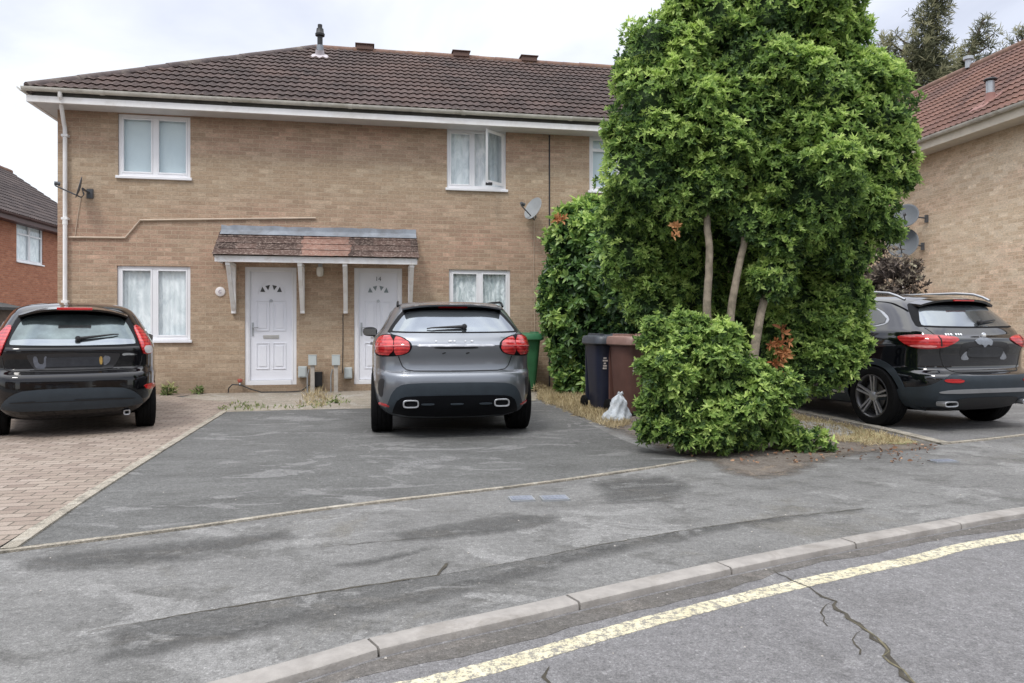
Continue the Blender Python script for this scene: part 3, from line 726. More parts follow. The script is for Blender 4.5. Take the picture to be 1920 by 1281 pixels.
# movement joint
jx = WALL.at(1030, 330)[0]; m = MB(); m.box(jx-.012, -.012, .02, jx+.012, .0, 4.84); m.build('movement_joint', M['dark'], house)

def front_door(rect, label, handle_left=True, number=None):
    x0, z0, x1, z1 = rect; w = x1-x0; h = z1-z0; fr = .085
    m = MB(); lx0, lx1, lz0, lz1 = x0+fr, x1-fr, z0+.085, z1-fr; y = .05
    m.box(lx0, y, lz0, lx1, y+.045, lz1)
    lw, lh = lx1-lx0, lz1-lz0
    def panel(u0, v0, u1, v1):
        a, b, c, d = lx0+lw*u0, lz0+lh*v0, lx0+lw*u1, lz0+lh*v1
        for (p, q, r_, s_) in ((a, b, c, b+.016), (a, d-.016, c, d), (a, b+.016, a+.016, d-.016), (c-.016, b+.016, c, d-.016)): m.box(p, y-.012, q, r_, y+.001, s_)
        m.box(a+.05, y-.010, b+.05, c-.05, y+.001, d-.05)
    for (u0, u1) in ((.14, .46), (.54, .86)): panel(u0, .455, u1, .735); panel(u0, .10, u1, .345)
    d = m.build('door', M['door'], house, bevel=.004); d['label'] = label
    m = MB(); m.box(x0, .02, z0, x0+fr, .10, z1); m.box(x1-fr, .02, z0, x1, .10, z1); m.box(x0+fr, .02, z1-fr, x1-fr, .10, z1); m.box(x0+fr, .0, z0, x1-fr, .10, z0+.08)
    for t in (.055,): m.box(x0+t, .01, z0+.08, x0+t+.012, .02, z1-t); m.box(x1-t-.012, .01, z0+.08, x1-t, .02, z1-t); m.box(x0+t, .01, z1-t-.012, x1-t, .02, z1-t)
    m.build('frame', M['upvc'], d, bevel=.005)
    # fanlight: four wedges in a half round moulding
    cx, cz = (lx0+lx1)/2, lz0+lh*.795; R0, R1 = .085, .205
    g = MB(); mo = MB()
    for k_ in range(4):
        a0, a1 = math.pi*(k_+.12)/4, math.pi*(k_+.88)/4
        sg = -1 if k_ < 2 else 1
        tri = [(.10, .0), (.185, .0), (.15, .095)] if k_ in (0, 3) else [(.02, .125), (.10, .105), (.05, .03)]
        g.add([(cx+sg*a, y-.008, cz+.04+b) for a, b in tri], [(0, 1, 2)])
    for i in range(20):
        a0, a1 = math.pi*i/20, math.pi*(i+1)/20
        mo.bar((cx+.228*math.cos(a0), y-.006, cz-.0+.228*math.sin(a0)), (cx+.228*math.cos(a1), y-.006, cz+.228*math.sin(a1)), .014, .012)
    g.build('fanlight', M['darkglass'] if not number else M['greyglass'], d, bevel=None); mo.build('fanlight_moulding', M['door'], d)
    m = MB(); hxx = lx0-.03 if handle_left else lx1+.03; hz = lz0+lh*.47
    hxx = lx0+.045 if handle_left else lx1-.045
    m.box(hxx-.016, y-.012, hz-.12, hxx+.016, y, hz+.12); m.tube([(hxx, y-.01, hz+.03), (hxx, y-.05, hz+.03), (hxx+(.1 if handle_left else -.1), y-.05, hz+.03)], .009, 8)
    m.build('handle', M['steel'], d, sm=40)
    m = MB(); m.box(cx-.135, y-.014, lz0+lh*.385, cx+.135, y, lz0+lh*.418); m.build('letterbox', plain('silver_letterbox', (.55, .54, .52), .35, metal=.5), d, bevel=.005)
    m = MB(); m.lathe([(.001, 0), (.028, 0), (.028, -.02), (.001, -.02)], 16, axis='y', o=(cx, y, lz0+lh*.735)); m.build('knocker', M['steel'], d, sm=30)
    if number:
        t = bpy.data.curves.new('number', 'FONT'); t.body = number; t.size = .11; t.extrude = .004; t.align_x = 'CENTER'
        to = bpy.data.objects.new('tmp', t); C.objects.link(to); dg = bpy.context.evaluated_depsgraph_get()
        me = bpy.data.meshes.new_from_object(to.evaluated_get(dg)); bpy.data.objects.remove(to)
        no = link('door_number', me, plain('number_grey', (.10, .11, .12), .4, metal=.3), d); no.location = (cx, y-.006, lz0+lh*.925); no.rotation_euler = (R(90), 0, 0)
front_door(rects['d1'], 'white front door on the left of the pair, fully in view', True)
front_door(rects['d2'], 'white front door with a number above its fanlight, half hidden by the silver car', True, '14')
# shared canopy over both doors
CO = .72
c_l, zf = WALL.at(404, 477, CO); c_r, zf2 = WALL.at(784, 484, CO); t_l, zt = WALL.at(413, 434, .03); t_r, zt2 = WALL.at(783, 441, .03)
zf = (zf+zf2)/2; zt = (zt+zt2)/2; print('canopy', c_l, c_r, t_l, t_r, zf, zt)
c_r2 = (c_r+t_r)/2; c_l2 = (c_l+t_l)/2-.03
an_c = math.atan2(zt-zf, CO); Lc = math.hypot(zt-zf, CO)
def cpos(s, t, h): return (s, -CO+t*math.cos(an_c)-h*math.sin(an_c), zf+t*math.sin(an_c)+h*math.cos(an_c))
can = tile_slope('canopy', house, M['mossy'], cpos, Lc, lambda t: c_l2, lambda t: c_r2, course=Lc/4, roll=.165, h0=.006, nose=.012, seed=5)
m = MB(); m.box(c_l2+.03, -CO+.045, zf-.115, c_r2-.03, -CO+.07, zf-.008); m.box(c_l2+.03, -CO+.07, zf-.10, c_l2+.05, -.01, zf-.02); m.box(c_r2-.05, -CO+.07, zf-.10, c_r2-.03, -.01, zf-.02)
m.build('fascia', M['paint'], can, bevel=.004)
m = MB(); m.add([(c_l2+.05, -CO+.07, zf-.06), (c_r2-.05, -CO+.07, zf-.06), (c_r2-.05, 0, zf-.06), (c_l2+.05, 0, zf-.06)], [(0, 3, 2, 1)]); 
m.add([(c_l2+.01, -CO+.02, zf-.006), (c_l2+.01, 0, zt-.012), (c_l2+.01, 0, zf-.03), (c_l2+.01, -CO+.02, zf-.03)], [(0, 1, 2, 3)]); m.add([(c_r2-.01, -CO+.02, zf-.006), (c_r2-.01, 0, zt-.012), (c_r2-.01, 0, zf-.03), (c_r2-.01, -CO+.02, zf-.03)], [(0, 1, 2, 3)])
m.build('soffit', M['paint'], can, bevel=None)
m = MB(); rr = random.Random(2); n = 30
vs = []
for i in range(n+1):
    x = c_l2+.02+(c_r2-c_l2-.03)*i/n; vs += [(x, -.02, zt+.105+rr.uniform(-.012, .012)), (x, -.03, zt+.03), (x, -.16+rr.uniform(-.01, .01), zt-.065)]
m.add(vs, [(3*i+j, 3*i+3+j, 3*i+4+j, 3*i+1+j) for i in range(n) for j in range(2)]); m.build('flashing', M['lead'], can, bevel=None)
for px in (438, 567, 648, 769):
    x = WALL.at(px, 560, .05)[0]; zb_ = WALL.at(px, 588, .05)[1]; m = MB(); w = .038
    m.box(x-w, -.075, zb_, x+w, -.0, zf-.1)
    m.box(x-w, -CO+.075, zf-.165, x+w, -.076, zf-.1)
    m.bar((x, -.05, zb_+.06), (x, -CO+.13, zf-.15), .07, .06)
    m.build('bracket', M['paint'], can, bevel=.005)

# things fixed to or standing against the wall
def wthing(name, label, cat, px, py, off=0.0, group=None, z=None):
    s, zz = WALL.at(px, py, off); zz = zz if z is None else z
    return thing(name, label, cat, WALL.world(s, -off, zz), WALL.a, group)
t = wthing('wall_lamp', 'small white lamp hanging under the canopy between the two doors', 'lamp', 600, 508, .10)
m = MB(); m.box(-.035, .04, .03, .035, .10, .13); m.tube([(0, .04, .10), (0, 0, .10), (0, 0, .05)], .012, 8); m.build('bracket', M['steel'], t)
m = MB(); m.lathe([(.001, .07), (.05, .065), (.065, .03), (.06, -.07), (.04, -.10), (.001, -.105)], 20); m.build('lamp_shade', plain('lamp_glass', (.72, .70, .64), .25), t, sm=50)
t = wthing('house_plaque', 'round white plaque on the brick left of the left door', 'plaque', 413, 547, .012)
m = MB(); m.lathe([(.001, -.012), (.075, -.012), (.083, -.006), (.083, .012)], 28, axis='y'); m.build('plate', plain('ceramic_white', (.78, .74, .72), .3), t, sm=40)
m = MB(); m.tube([(.02, -.014, .03), (-.012, -.014, .025), (-.03, -.014, -.01), (-.012, -.014, -.032), (.012, -.014, -.03), (.018, -.014, -.012), (-.02, -.014, -.008)], .005, 6); m.build('motif', plain('plaque_mauve', (.42, .35, .40), .5), t, sm=50)
gp = 'grey meter boxes by the doors'
def post_box(px, label):
    s, z1 = WALL.at(px, 667, .25); z0 = WALL.at(px, 685, .25)[1]
    t = thing('post_box_outlet', label, 'outlet box', WALL.world(s, -.25, 0), WALL.a, gp)
    m = MB(); m.box(-.07, -.05, z0, .07, .06, z1); m.box(-.075, -.055, z1, .075, .065, z1+.015); m.build('box', M['greybox'], t, bevel=.008)
    m = MB(); m.box(-.035, -.02, -.02, .035, .04, z0-.001); m.build('post', M['wood'], t, bevel=.004)
    m = MB(); m.tube([(-.09, .03, 0), (-.09, .03, .30), (-.06, .02, .42)], .012, 8); m.build('cable', M['steel'], t, sm=50)
post_box(586, 'small grey outlet box on a post, nearer the left door'); post_box(630, 'small grey outlet box on a post, nearer the right door')
def wall_box(px, py, w, h, label, mt, d=.10):
    t = wthing('meter_box', label, 'meter box', px, py, 0.0, None)
    m = MB(); m.box(-w/2, -d, -h/2, w/2, 0, h/2); m.build('housing', mt, t, bevel=.01)
    m = MB(); m.box(-w/2+.02, -d-.008, -h/2+.02, w/2-.02, -d, h/2-.02); m.build('cover', mt, t, bevel=.004)
wall_box(568, 697, .15, .20, 'pale grey meter box on the brick right beside the left door frame', M['greybox'])
wall_box(653, 699, .14, .20, 'pale grey meter box on the brick beside the right door frame', M['greybox'])
wall_box(597, 711, .14, .27, 'black box low on the wall between the two posts', M['black'])
m = MB(); pts = [(428, 742), (429, 728), (436, 721), (452, 722), (470, 730), (490, 738), (520, 741), (545, 740), (565, 733), (580, 722)]
pts = [WALL.at(x, y, .12) for x, y in pts]
m.tube([tuple(WALL.world(s, -.12-.02*math.sin(i), max(z, .02))) for i, (s, z) in enumerate(pts)], .011, 8)
tag(m.build('cable', M['rubber'], sm=50), 'loose black cable sagging below the left door sill', 'cable')
t = wthing('garden_tap', 'small red valve low on the wall left of the left door', 'tap', 450, 714, .08)
m = MB(); m.lathe([(.001, .03), (.04, .03), (.045, .0), (.03, -.03), (.001, -.03)], 16); m.build('wheel', plain('red_plastic', (.42, .10, .07), .5), t, sm=40)
m = MB(); m.tube([(0, .08, -.02), (0, 0, -.02), (0, -.03, -.09)], .014, 8); m.build('spout', M['steel'], t, sm=50)
# conduit along the wall
m = MB(); cp = [WALL.at(x, y, .02) for x, y in ((129, 445), (235, 446), (263, 413), (420, 411), (592, 409))]
m.tube([(s, -.025, z) for s, z in cp], .017, 8); m.build('conduit', M['conduit'], house, sm=30)
m = MB(); cp = [WALL.at(x, y, .02) for x, y in ((152, 366), (146, 400), (140, 444))]; m.tube([(s, -.012, z) for s, z in cp], .006, 6); m.build('cable', M['conduit'], house, sm=50)
m = MB(); cp = [WALL.at(x, y, .02) for x, y in ((643, 590), (643, 640), (642, 700))]; m.tube([(s, -.012, z) for s, z in cp], .007, 6); m.build('cable', M['rubber'], house, sm=50)
m = MB(); cp = [WALL.at(x, y, .02) for x, y in ((1002, 414), (1001, 500), (1003, 600), (1003, 730))]; m.tube([(s, -.012, z) for s, z in cp], .006, 6); m.build('cable', M['conduit'], house, sm=50)

def satellite_dish(label, pos, rz, face, tilt, r, mt, arm_to, lnb=.45, group='satellite dishes', pole=None):
    """pos = dish centre, face = yaw of the dish axis, arm_to = wall fixing relative to the centre"""
    t = thing('satellite_dish', label, 'satellite dish', pos, 0, group)
    m = MB(); prof = [(r*i/8, .16*r*(i/8)**2) for i in range(9)]
    m.lathe([(max(a, .001), b) for a, b in prof]+[(r*1.02, .16*r-.004)]+[(max(a, .001), b-.012) for a, b in prof[::-1]], 36)
    d = m.build('reflector', mt, t, sm=60)
    ax = Vector((math.cos(tilt)*math.cos(face), math.cos(tilt)*math.sin(face), math.sin(tilt)))
    d.rotation_mode = 'QUATERNION'; d.rotation_quaternion = ax.to_track_quat('Z', 'Y'); d.scale = (1, 1.1, 1)
    m = MB(); foot = Vector((0, 0, -r*.95)); f = ax*lnb+Vector((0, 0, -r*.55))
    m.tube([Vector((0, 0, 0))-ax*.03, -ax*.06+Vector((0, 0, -r*.6)), foot-ax*.02, f], .012, 8); m.tube([f, f+Vector((0, 0, .05))], .016, 8); m.build('arm', M['darkdish'], t, sm=40)
    m = MB(); fa = ax; m.tube([f-ax*-.02+Vector((0, 0, .04)), f-ax*.07+Vector((0, 0, .055))], [.028, .034], 12); m.build('receiver', M['darkdish'], t, sm=40)
    if arm_to is not None:
        m = MB(); a = Vector(arm_to); m.tube([-ax*.04, Vector((a.x*.4, a.y*.4, -.02)), a+Vector((0, 0, -.05))], .017, 8); m.box(a.x-.05, a.y-.03, a.z-.14, a.x+.05, a.y+.03, a.z+.02); m.build('wall_bracket', M['steel'] if mt is M['dish'] else M['darkdish'], t, sm=40)
    if pole:
        m = MB(); m.tube([(-ax.x*.07, -ax.y*.07, pole[0]), (-ax.x*.07, -ax.y*.07, pole[1])], .02, 10); m.build('pole', M['upvc_old'], t, sm=40)
    return t
s, z = WALL.at(150, 352, .24); p = WALL.world(s, -.24, z); w_ = WALL.world(s+.08, 0, z)-p
satellite_dish('charcoal satellite dish by the white downpipe, seen almost edge on', p, 0, R(212), R(14), .165, M['darkdish'], w_, lnb=.36)
s, z = WALL.at(1001, 392, .28); p = WALL.world(s, -.28, z); w_ = WALL.world(s+.02, 0, z)-p
satellite_dish('pale grey satellite dish on the terrace wall beside the hedge top', p, 0, R(222), R(24), .205, M['dish'], w_, lnb=.34)

# ---- right hand house
RW = Plane(8.0, 23.0, math.atan2(-1, .131))
RL = 13.2; rslope = (7.9-EZ)/(3.5+OV); rsl = math.atan(rslope); RLt = math.hypot(7.9-EZ, 3.5+OV)
rh = thing('brick_house', 'pale buff brick house at the right edge with a red brown tiled roof', 'house', RW.o, RW.a)
m = MB(); holed_wall(m, 0, RL, -.05, 4.86, [])
m.add([(RL, 0, -.05), (RL, 7, -.05), (RL, 7, 4.9), (RL, 3.5, 7.8), (RL, 0, 4.9)], [(0, 1, 2, 3, 4)]); m.add([(0, 0, -.05), (0, 7, -.05), (0, 7, 4.9), (0, 3.5, 7.8), (0, 0, 4.9)], [(4, 3, 2, 1, 0)])
m.add([(0, 7, -.05), (RL, 7, -.05), (RL, 7, 4.9), (0, 7, 4.9)], [(0, 3, 2, 1)]); m.build('wall', M['brick2'], rh, bevel=None)
r2 = tile_slope('roof', rh, M['tile2'], lambda s, t, h: (s, -OV+t*math.cos(rsl)-h*math.sin(rsl), EZ+t*math.sin(rsl)+h*math.cos(rsl)), RLt, lambda t: -.15, lambda t: RL+.15, seed=8)
m = MB(); m.add([(-.15, 3.5, 7.9), (RL+.15, 3.5, 7.9), (RL+.15, 7.47, EZ), (-.15, 7.47, EZ)], [(0, 1, 2, 3)]); m.build('roof_slope', M['tile3'], rh, bevel=None)
cap_tiles('ridge_tiles', r2, (-.15, 3.5, 7.9), (RL+.15, 3.5, 7.9), .12, mat='ridge')
m = MB(); m.box(-.1, -OV+.05, 4.85, RL+.1, -OV+.075, EZ-.03); m.build('fascia', plain('cream_fascia', (.66, .60, .50), .5, .1), rh, bevel=.004)
m = MB(); m.box(-.1, -OV+.075, 4.852, RL+.1, 0, 4.864); m.build('soffit', plain('cream_soffit', (.62, .57, .48), .6, .1), rh, bevel=None)
gutter((-.1, -OV-.012, EZ-.005), (RL+.1, -OV-.012, EZ-.005), rh)
s, y, z = on_roof(RW, 1857, 190, slp=rslope); zt_ = RW.at(1857, 146, -y)[1]; H = zt_-z
m = MB(); m.lathe([(.075, -.1), (.075, .86*H)], 20, o=(s, y, z), mi=1); m.lathe([(.001, .8*H), (.06, .8*H), (.06, .88*H), (.115, .88*H), (.12, .93*H), (.10, .97*H), (.001, H)], 20, o=(s, y, z)); fl = m.build('flue', [M['black'], M['steel']], rh, sm=35)
m = MB(); m.add([(s-.22, y-.32, z-.32*rslope+.05), (s+.22, y-.32, z-.32*rslope+.05), (s+.22, y+.2, z+.2*rslope+.05), (s-.22, y+.2, z+.2*rslope+.05)], [(0, 1, 2, 3)]); m.lathe([(.15, -.06), (.10, .02), (.08, .16)], 16, o=(s, y, z)); m.build('flashing', plain('red_flashing', (.26, .13, .11), .8), fl, sm=50)
s, z = RW.at(1822, 122, -3.5); m = MB(); m.lathe([(.07, 0), (.07, .22), (.12, .22), (.12, .30), (.001, .34)], 16, o=(s, 3.4, 7.9)); m.build('flue', M['steel'], rh, sm=35)
gd = 'satellite dishes on the right hand house'
for px, py, lab, r_ in ((1700, 405, 'upper of two dark grey dishes at the corner of the right house', .24), (1693, 457, 'lower and wider of two dark grey dishes at the corner of the right house', .31)):
    s, z = RW.at(px, py, .45); p = RW.world(s, -.45, z); w_ = RW.world(s+.05, 0, z)-p
    satellite_dish(lab, p, 0, R(-128), R(20), r_, plain('slate_dish', (.10, .115, .13), .5, .1), w_, lnb=.3, group=gd, pole=(-1.1, .3) if py > 430 else None)

# ---- orange brick house on the left
LW = Plane(-16.5, 21.0, R(98.7))
lh = thing('brick_house', 'orange brick house at the left edge with a grey brown tiled roof', 'house', LW.o, LW.a)
lr = wrect(LW, 31, 421, 81, 496)
ez = 4.95; rid = 8.05; rd = 4.0; lsl = math.atan2(rid-ez, rd+.4); Ll = math.hypot(rid-ez, rd+.4)
m = MB(); holed_wall(m, 0, 13, -.05, 4.86, [lr]); m.add([(13, 0, -.05), (13, 8, -.05), (13, 8, 4.9), (13, 4, 7.9), (13, 0, 4.9)], [(0, 1, 2, 3, 4)]); m.add([(0, 0, -.05), (0, 8, -.05), (0, 8, 4.9), (0, 4, 7.9), (0, 0, 4.9)], [(4, 3, 2, 1, 0)]); m.build('wall', M['redbrick'], lh, bevel=None)
l2 = tile_slope('roof', lh, M['tile3'], lambda s, t, h: (s, -.4+t*math.cos(lsl)-h*math.sin(lsl), ez+t*math.sin(lsl)+h*math.cos(lsl)), Ll, lambda t: -.15, lambda t: 13.15, seed=9, per=4)
m = MB(); m.add([(-.15, 4, rid), (13.15, 4, rid), (13.15, 8.4, ez), (-.15, 8.4, ez)], [(0, 1, 2, 3)]); m.build('roof_slope', M['tile3'], lh, bevel=None)
cap_tiles('ridge_tiles', l2, (-.15, 4, rid), (13.15, 4, rid), .12)
bf = plain('brown_fascia', (.085, .035, .03), .5)
m = MB(); m.box(-.1, -.36, 4.72, 13.1, -.33, ez-.02); m.box(-.1, -.33, 4.722, 13.1, 0, 4.735); m.build('fascia', bf, lh)
M['brown'] = bf; gutter((-.1, -.42, ez-.01), (13.1, -.42, ez-.01), lh, mat='brown')
window(lh, lr, [0, .5, 1], ('net', M['net']), transom=.42)
# low lean-to roof and post in front of the orange house
t = thing('shed', 'dark felted shed roof showing above the black car roof', 'shed', Vector((-14.9, 20.2, 0)), R(6))
m = MB(); m.box(-1.8, 0, 0, .35, 2.2, 1.75); m.build('wall', plain('shed_board', (.10, .07, .05), .8, .3), t)
m = MB(); m.add([(-2, -.15, 2.25), (-2, 2.4, 2.25), (.5, 2.4, 1.72), (.5, -.15, 1.72), (-2, -.15, 2.17), (-2, 2.4, 2.17), (.5, 2.4, 1.64), (.5, -.15, 1.64)], [(0, 3, 2, 1), (4, 5, 6, 7), (0, 4, 7, 3), (1, 2, 6, 5), (3, 7, 6, 2), (0, 1, 5, 4)]); m.build('roof', plain('roof_felt', (.05, .05, .048), .9, .3), t)
# ---------------------------------------------------------------- cars
def pchip(xs, ys):
    n = len(xs); d = [(ys[i+1]-ys[i])/(xs[i+1]-xs[i]) for i in range(n-1)]; m = [d[0]]
    for i in range(1, n-1): m.append(0 if d[i-1]*d[i] <= 0 else 2*d[i-1]*d[i]/(d[i-1]+d[i]))
    m.append(d[-1])
    def f(x):
        if x <= xs[0]: return ys[0]
        if x >= xs[-1]: return ys[-1]
        i = max(j for j in range(n-1) if xs[j] <= x); h = xs[i+1]-xs[i]; t = (x-xs[i])/h
        return (2*t**3-3*t*t+1)*ys[i]+(t**3-2*t*t+t)*h*m[i]+(-2*t**3+3*t*t)*ys[i+1]+(t**3-t*t)*h*m[i+1]
    return f
def outline(yr, yf, w, n, bow, taper, ft, na):
    L = (yf-yr)/2; mid = (yf+yr)/2; D = []
    for i in range(1440):
        th = 2*math.pi*i/1440-math.pi/2; c, s = math.cos(th), math.sin(th)
        x = math.copysign(abs(c)**(2/n), c); y = math.copysign(abs(s)**(2/n), s)
        X = w*x*(1-(taper if y < 0 else ft)*abs(y)**3); Y = mid+L*y
        if y < 0: Y += bow*x*x*min(1, abs(y)*1.2)
        else: Y -= .22*x*x*y**2
        D.append((X, Y))
    D = np.array(D+[D[0]]); seg = np.hypot(*np.diff(D, axis=0).T); cs = np.concatenate([[0], np.cumsum(seg)])
    t = np.linspace(0, cs[-1], na+1)[:-1]
    return np.stack([np.interp(t, cs, D[:, 0]), np.interp(t, cs, D[:, 1])], 1)
def car_body(name, parent, keys, paint, lower, bow=.07, taper=.06, ft=.10, nz=110, na=200, wheels=(), wr=.37, wx=.60, lowz=0.0, cladwhite=None):
    zs = [k_[0] for k_ in keys]; fn = [pchip(zs, [k_[j] for k_ in keys]) for j in range(1, 5)]
    zz = np.interp(np.linspace(0, 1, nz), np.linspace(0, 1, 5), [zs[0], zs[0]+(zs[-1]-zs[0])*.35, zs[0]+(zs[-1]-zs[0])*.7, zs[-1]-.06, zs[-1]])
    V = []
    for z in zz:
        yr, yf, w, n = [g(z) for g in fn]
        for x, y in outline(yr, yf, w, n, bow, taper, ft, na): V.append((x, y, z))
    Fc = [(j*na+i, j*na+(i+1) % na, (j+1)*na+(i+1) % na, (j+1)*na+i) for j in range(nz-1) for i in range(na)]
    Fc += [tuple(range(na))[::-1], tuple(range((nz-1)*na, nz*na))]
    me = bpy.data.meshes.new(name); me.from_pydata(V, [], Fc)
    bm = bmesh.new(); bm.from_mesh(me); bmesh.ops.recalc_face_normals(bm, faces=bm.faces)
    for f in bm.faces:
        if f.calc_center_median().z < lowz: f.material_index = 1
    bvh = BVHTree.FromBMesh(bm); bm.to_mesh(me); bm.free()
    o = link(name, me, [paint, lower], parent)
    tmp = bpy.data.objects.new('tmp_body', me.copy()); C.objects.link(tmp)
    cm = MB()
    for wy in wheels:
        for s in (-1, 1):
            n = 48; vs = [(s*x, wy+wr*math.cos(2*math.pi*k_/n), .34+wr*math.sin(2*math.pi*k_/n)) for x in (wx, 1.3) for k_ in range(n)]
            cm.add(vs, [(k_, (k_+1) % n, n+(k_+1) % n, n+k_) for k_ in range(n)]+[tuple(range(n))[::-1], tuple(range(n, 2*n))], 1)
    cut = cm.build('tmp_cut', [paint, lower])
    b = tmp.modifiers.new('b', 'BOOLEAN'); b.object = cut; b.operation = 'DIFFERENCE'; b.solver = 'EXACT'
    dg = bpy.context.evaluated_depsgraph_get(); nm = bpy.data.meshes.new_from_object(tmp.evaluated_get(dg))
    o.data = nm; nm.name = name; 
    bpy.data.objects.remove(tmp); bpy.data.objects.remove(cut); smooth(nm, 38)
    nm.materials.clear(); nm.materials.append(paint); nm.materials.append(lower)
    return o, bvh
def chaikin(p, it=2, closed=True):
    p = [Vector((*q, 0)) for q in p]
    for _ in range(it):
        q = []; n = len(p)
        for i in range(n if closed else n-1):
            a, b = p[i], p[(i+1) % n]; q += [a*.75+b*.25, a*.25+b*.75]
        p = q if closed else [p[0]]+q+[p[-1]]
    return [(a.x, a.y) for a in p]
def project(bvh, a, b, view):
    o, d = {'rear': (Vector((a, -2, b)), Vector((0, 1, 0))), 'left': (Vector((-2.5, a, b)), Vector((1, 0, 0))), 'right': (Vector((2.5, a, b)), Vector((-1, 0, 0))), 'top': (Vector((a, b, 4)), Vector((0, 0, -1)))}[view]
    loc, nrm, i, dist = bvh.ray_cast(o, d)
    if loc is None:
        loc, nrm, i, dist = bvh.find_nearest(o+d*(2.3 if view == 'rear' else 1.7))
    if nrm.dot(d) > 0: nrm = -nrm
    return loc, nrm
def decal(name, parent, bvh, poly, mat, view='rear', off=.004, th=.014, cell=.03, rnd=2, dome=0.0):
    if rnd: poly = chaikin(poly, rnd)
    bm = bmesh.new(); vs = [bm.verts.new((a, b, 0)) for a, b in poly]; bm.faces.new(vs)
    bmesh.ops.triangulate(bm, faces=bm.faces[:])
    lo = [min(p[i] for p in poly) for i in (0, 1)]; hi = [max(p[i] for p in poly) for i in (0, 1)]
    for ax in (0, 1):
        k_ = int((hi[ax]-lo[ax])/cell)
        for i in range(1, k_+1):
            c = [0, 0, 0]; c[ax] = lo[ax]+(hi[ax]-lo[ax])*i/(k_+1); nn = [0, 0, 0]; nn[ax] = 1
            bmesh.ops.bisect_plane(bm, geom=bm.verts[:]+bm.edges[:]+bm.faces[:], plane_co=c, plane_no=nn)
    cx, cy = (lo[0]+hi[0])/2, (lo[1]+hi[1])/2
    ns = {}; org = {}
    for v in bm.verts:
        a, b = v.co.x, v.co.y; loc, nrm = project(bvh, a, b, view); e = off
        if dome: e += dome*max(0, 1-((a-cx)/((hi[0]-lo[0])/2))**2)**.5*max(0, 1-((b-cy)/((hi[1]-lo[1])/2))**2)**.5
        v.co = loc+nrm*e; ns[v] = nrm
    be = [e for e in bm.edges if e.is_boundary]; bv = {v for e in be for v in e.verts}; low = {v: bm.verts.new(v.co-ns[v]*th) for v in bv}
    for e in be:
        a, b = e.verts; bm.faces.new((a, b, low[b], low[a]))
    bmesh.ops.recalc_face_normals(bm, faces=bm.faces[:])
    me = bpy.data.meshes.new(name); bm.to_mesh(me); bm.free(); smooth(me, 40)
    # make sure the skin faces outwards
    return link(name, me, mat, parent)
def mirrored(name, parent, bvh, poly, mat, **k):
    a = decal(name, parent, bvh, poly, mat, **k); b = decal(name, parent, bvh, [(-x, y) for x, y in poly][::-1], mat, **k); return a, b
def strip(m, bvh, pts, w, view='rear', off=.0025, closed=False, step=.02):
    """narrow line laid on the body (shut lines, mouldings)"""
    P_ = [Vector((*p, 0)) for p in pts]; Q = []
    rng = range(len(P_)) if closed else range(len(P_)-1)
    for i in rng:
        a, b = P_[i], P_[(i+1) % len(P_)]; k_ = max(1, int((b-a).length/step)); Q += [a+(b-a)*j/k_ for j in range(k_)]
    Q.append(P_[0] if closed else P_[-1]); vs = []
    for i, p in enumerate(Q):
        t = Q[min(i+1, len(Q)-1)]-Q[max(i-1, 0)]; t.normalize(); nn = Vector((-t.y, t.x, 0))
        for e in (-w/2, w/2):
            l, n_ = project(bvh, p.x+nn.x*e, p.y+nn.y*e, view); vs.append(l+n_*off)
    m.add(vs, [(2*i, 2*i+1, 2*i+3, 2*i+2) for i in range(len(Q)-1)]); return m
def sym(pts):
    """half outline from the centre line (x>=0) made whole"""
    return pts+[(-x, y) for x, y in pts[::-1] if abs(x) > 1e-6]
def wheel_mesh(r, tw, rr, style, rimmat):
    m = MB(); h = tw/2
    prof = [(rr, -h*.86), (rr+.012, -h*.98), (r*.90, -h), (r*.965, -h*.93), (r*.99, -h*.78), (r, -h*.60), (r, -h*.40), (r*.985, -h*.38), (r*.985, -h*.32), (r, -h*.30), (r, -h*.04), (r*.985, -h*.02), (r*.985, h*.04), (r, h*.06), (r, h*.34), (r*.985, h*.36), (r*.985, h*.42), (r, h*.44), (r, h*.62), (r*.99, h*.78), (r*.965, h*.93), (r*.90, h), (rr+.012, h*.98), (rr, h*.86)]
    m.lathe(prof, 56, axis='x'); 
    tyre = m.build('wheel', M['tyre'], None, sm=30)
    rimd = M['rimdark']; m = MB(); m.lathe([(rr, -h*.85), (rr+.004, -h*.93), (rr-.008, -h*.95), (rr-.018, -h*.86), (rr-.03, -h*.3), (rr-.04, h*.8)], 56, axis='x', mi=3)
    m.lathe([(.001, -h*.1), (rr-.03, -h*.1)], 40, axis='x', mi=1)          # dark behind the spokes
    m.lathe([(.001, -h*.42), (rr*.62, -h*.42), (rr*.62, -h*.30)], 40, axis='x', mi=2)   # brake disc
    xo = -h*.72
    for i in range(5):
        a0 = 2*math.pi*i/5+.35
        for dd in ((-.13, .13) if style == 'twin' else (0,)):
            wi = .022 if style == 'twin' else .045
            c0 = Vector((xo+.012, .05*math.cos(a0+dd*2), .05*math.sin(a0+dd*2))); c1 = Vector((xo-.012, (rr-.012)*math.cos(a0+dd*.95), (rr-.012)*math.sin(a0+dd*.95)))
            m.bar(c0, c1, wi, .035, mi=0, up=(1, 0, 0))
    m.lathe([(.001, xo-.012), (.035, xo-.012), (.062, xo+.0), (.07, xo+.04)], 24, axis='x', mi=0)
    rim = m.build('rim', [rimmat, M['black'], M['disc'], rimd], tyre, sm=35); return tyre
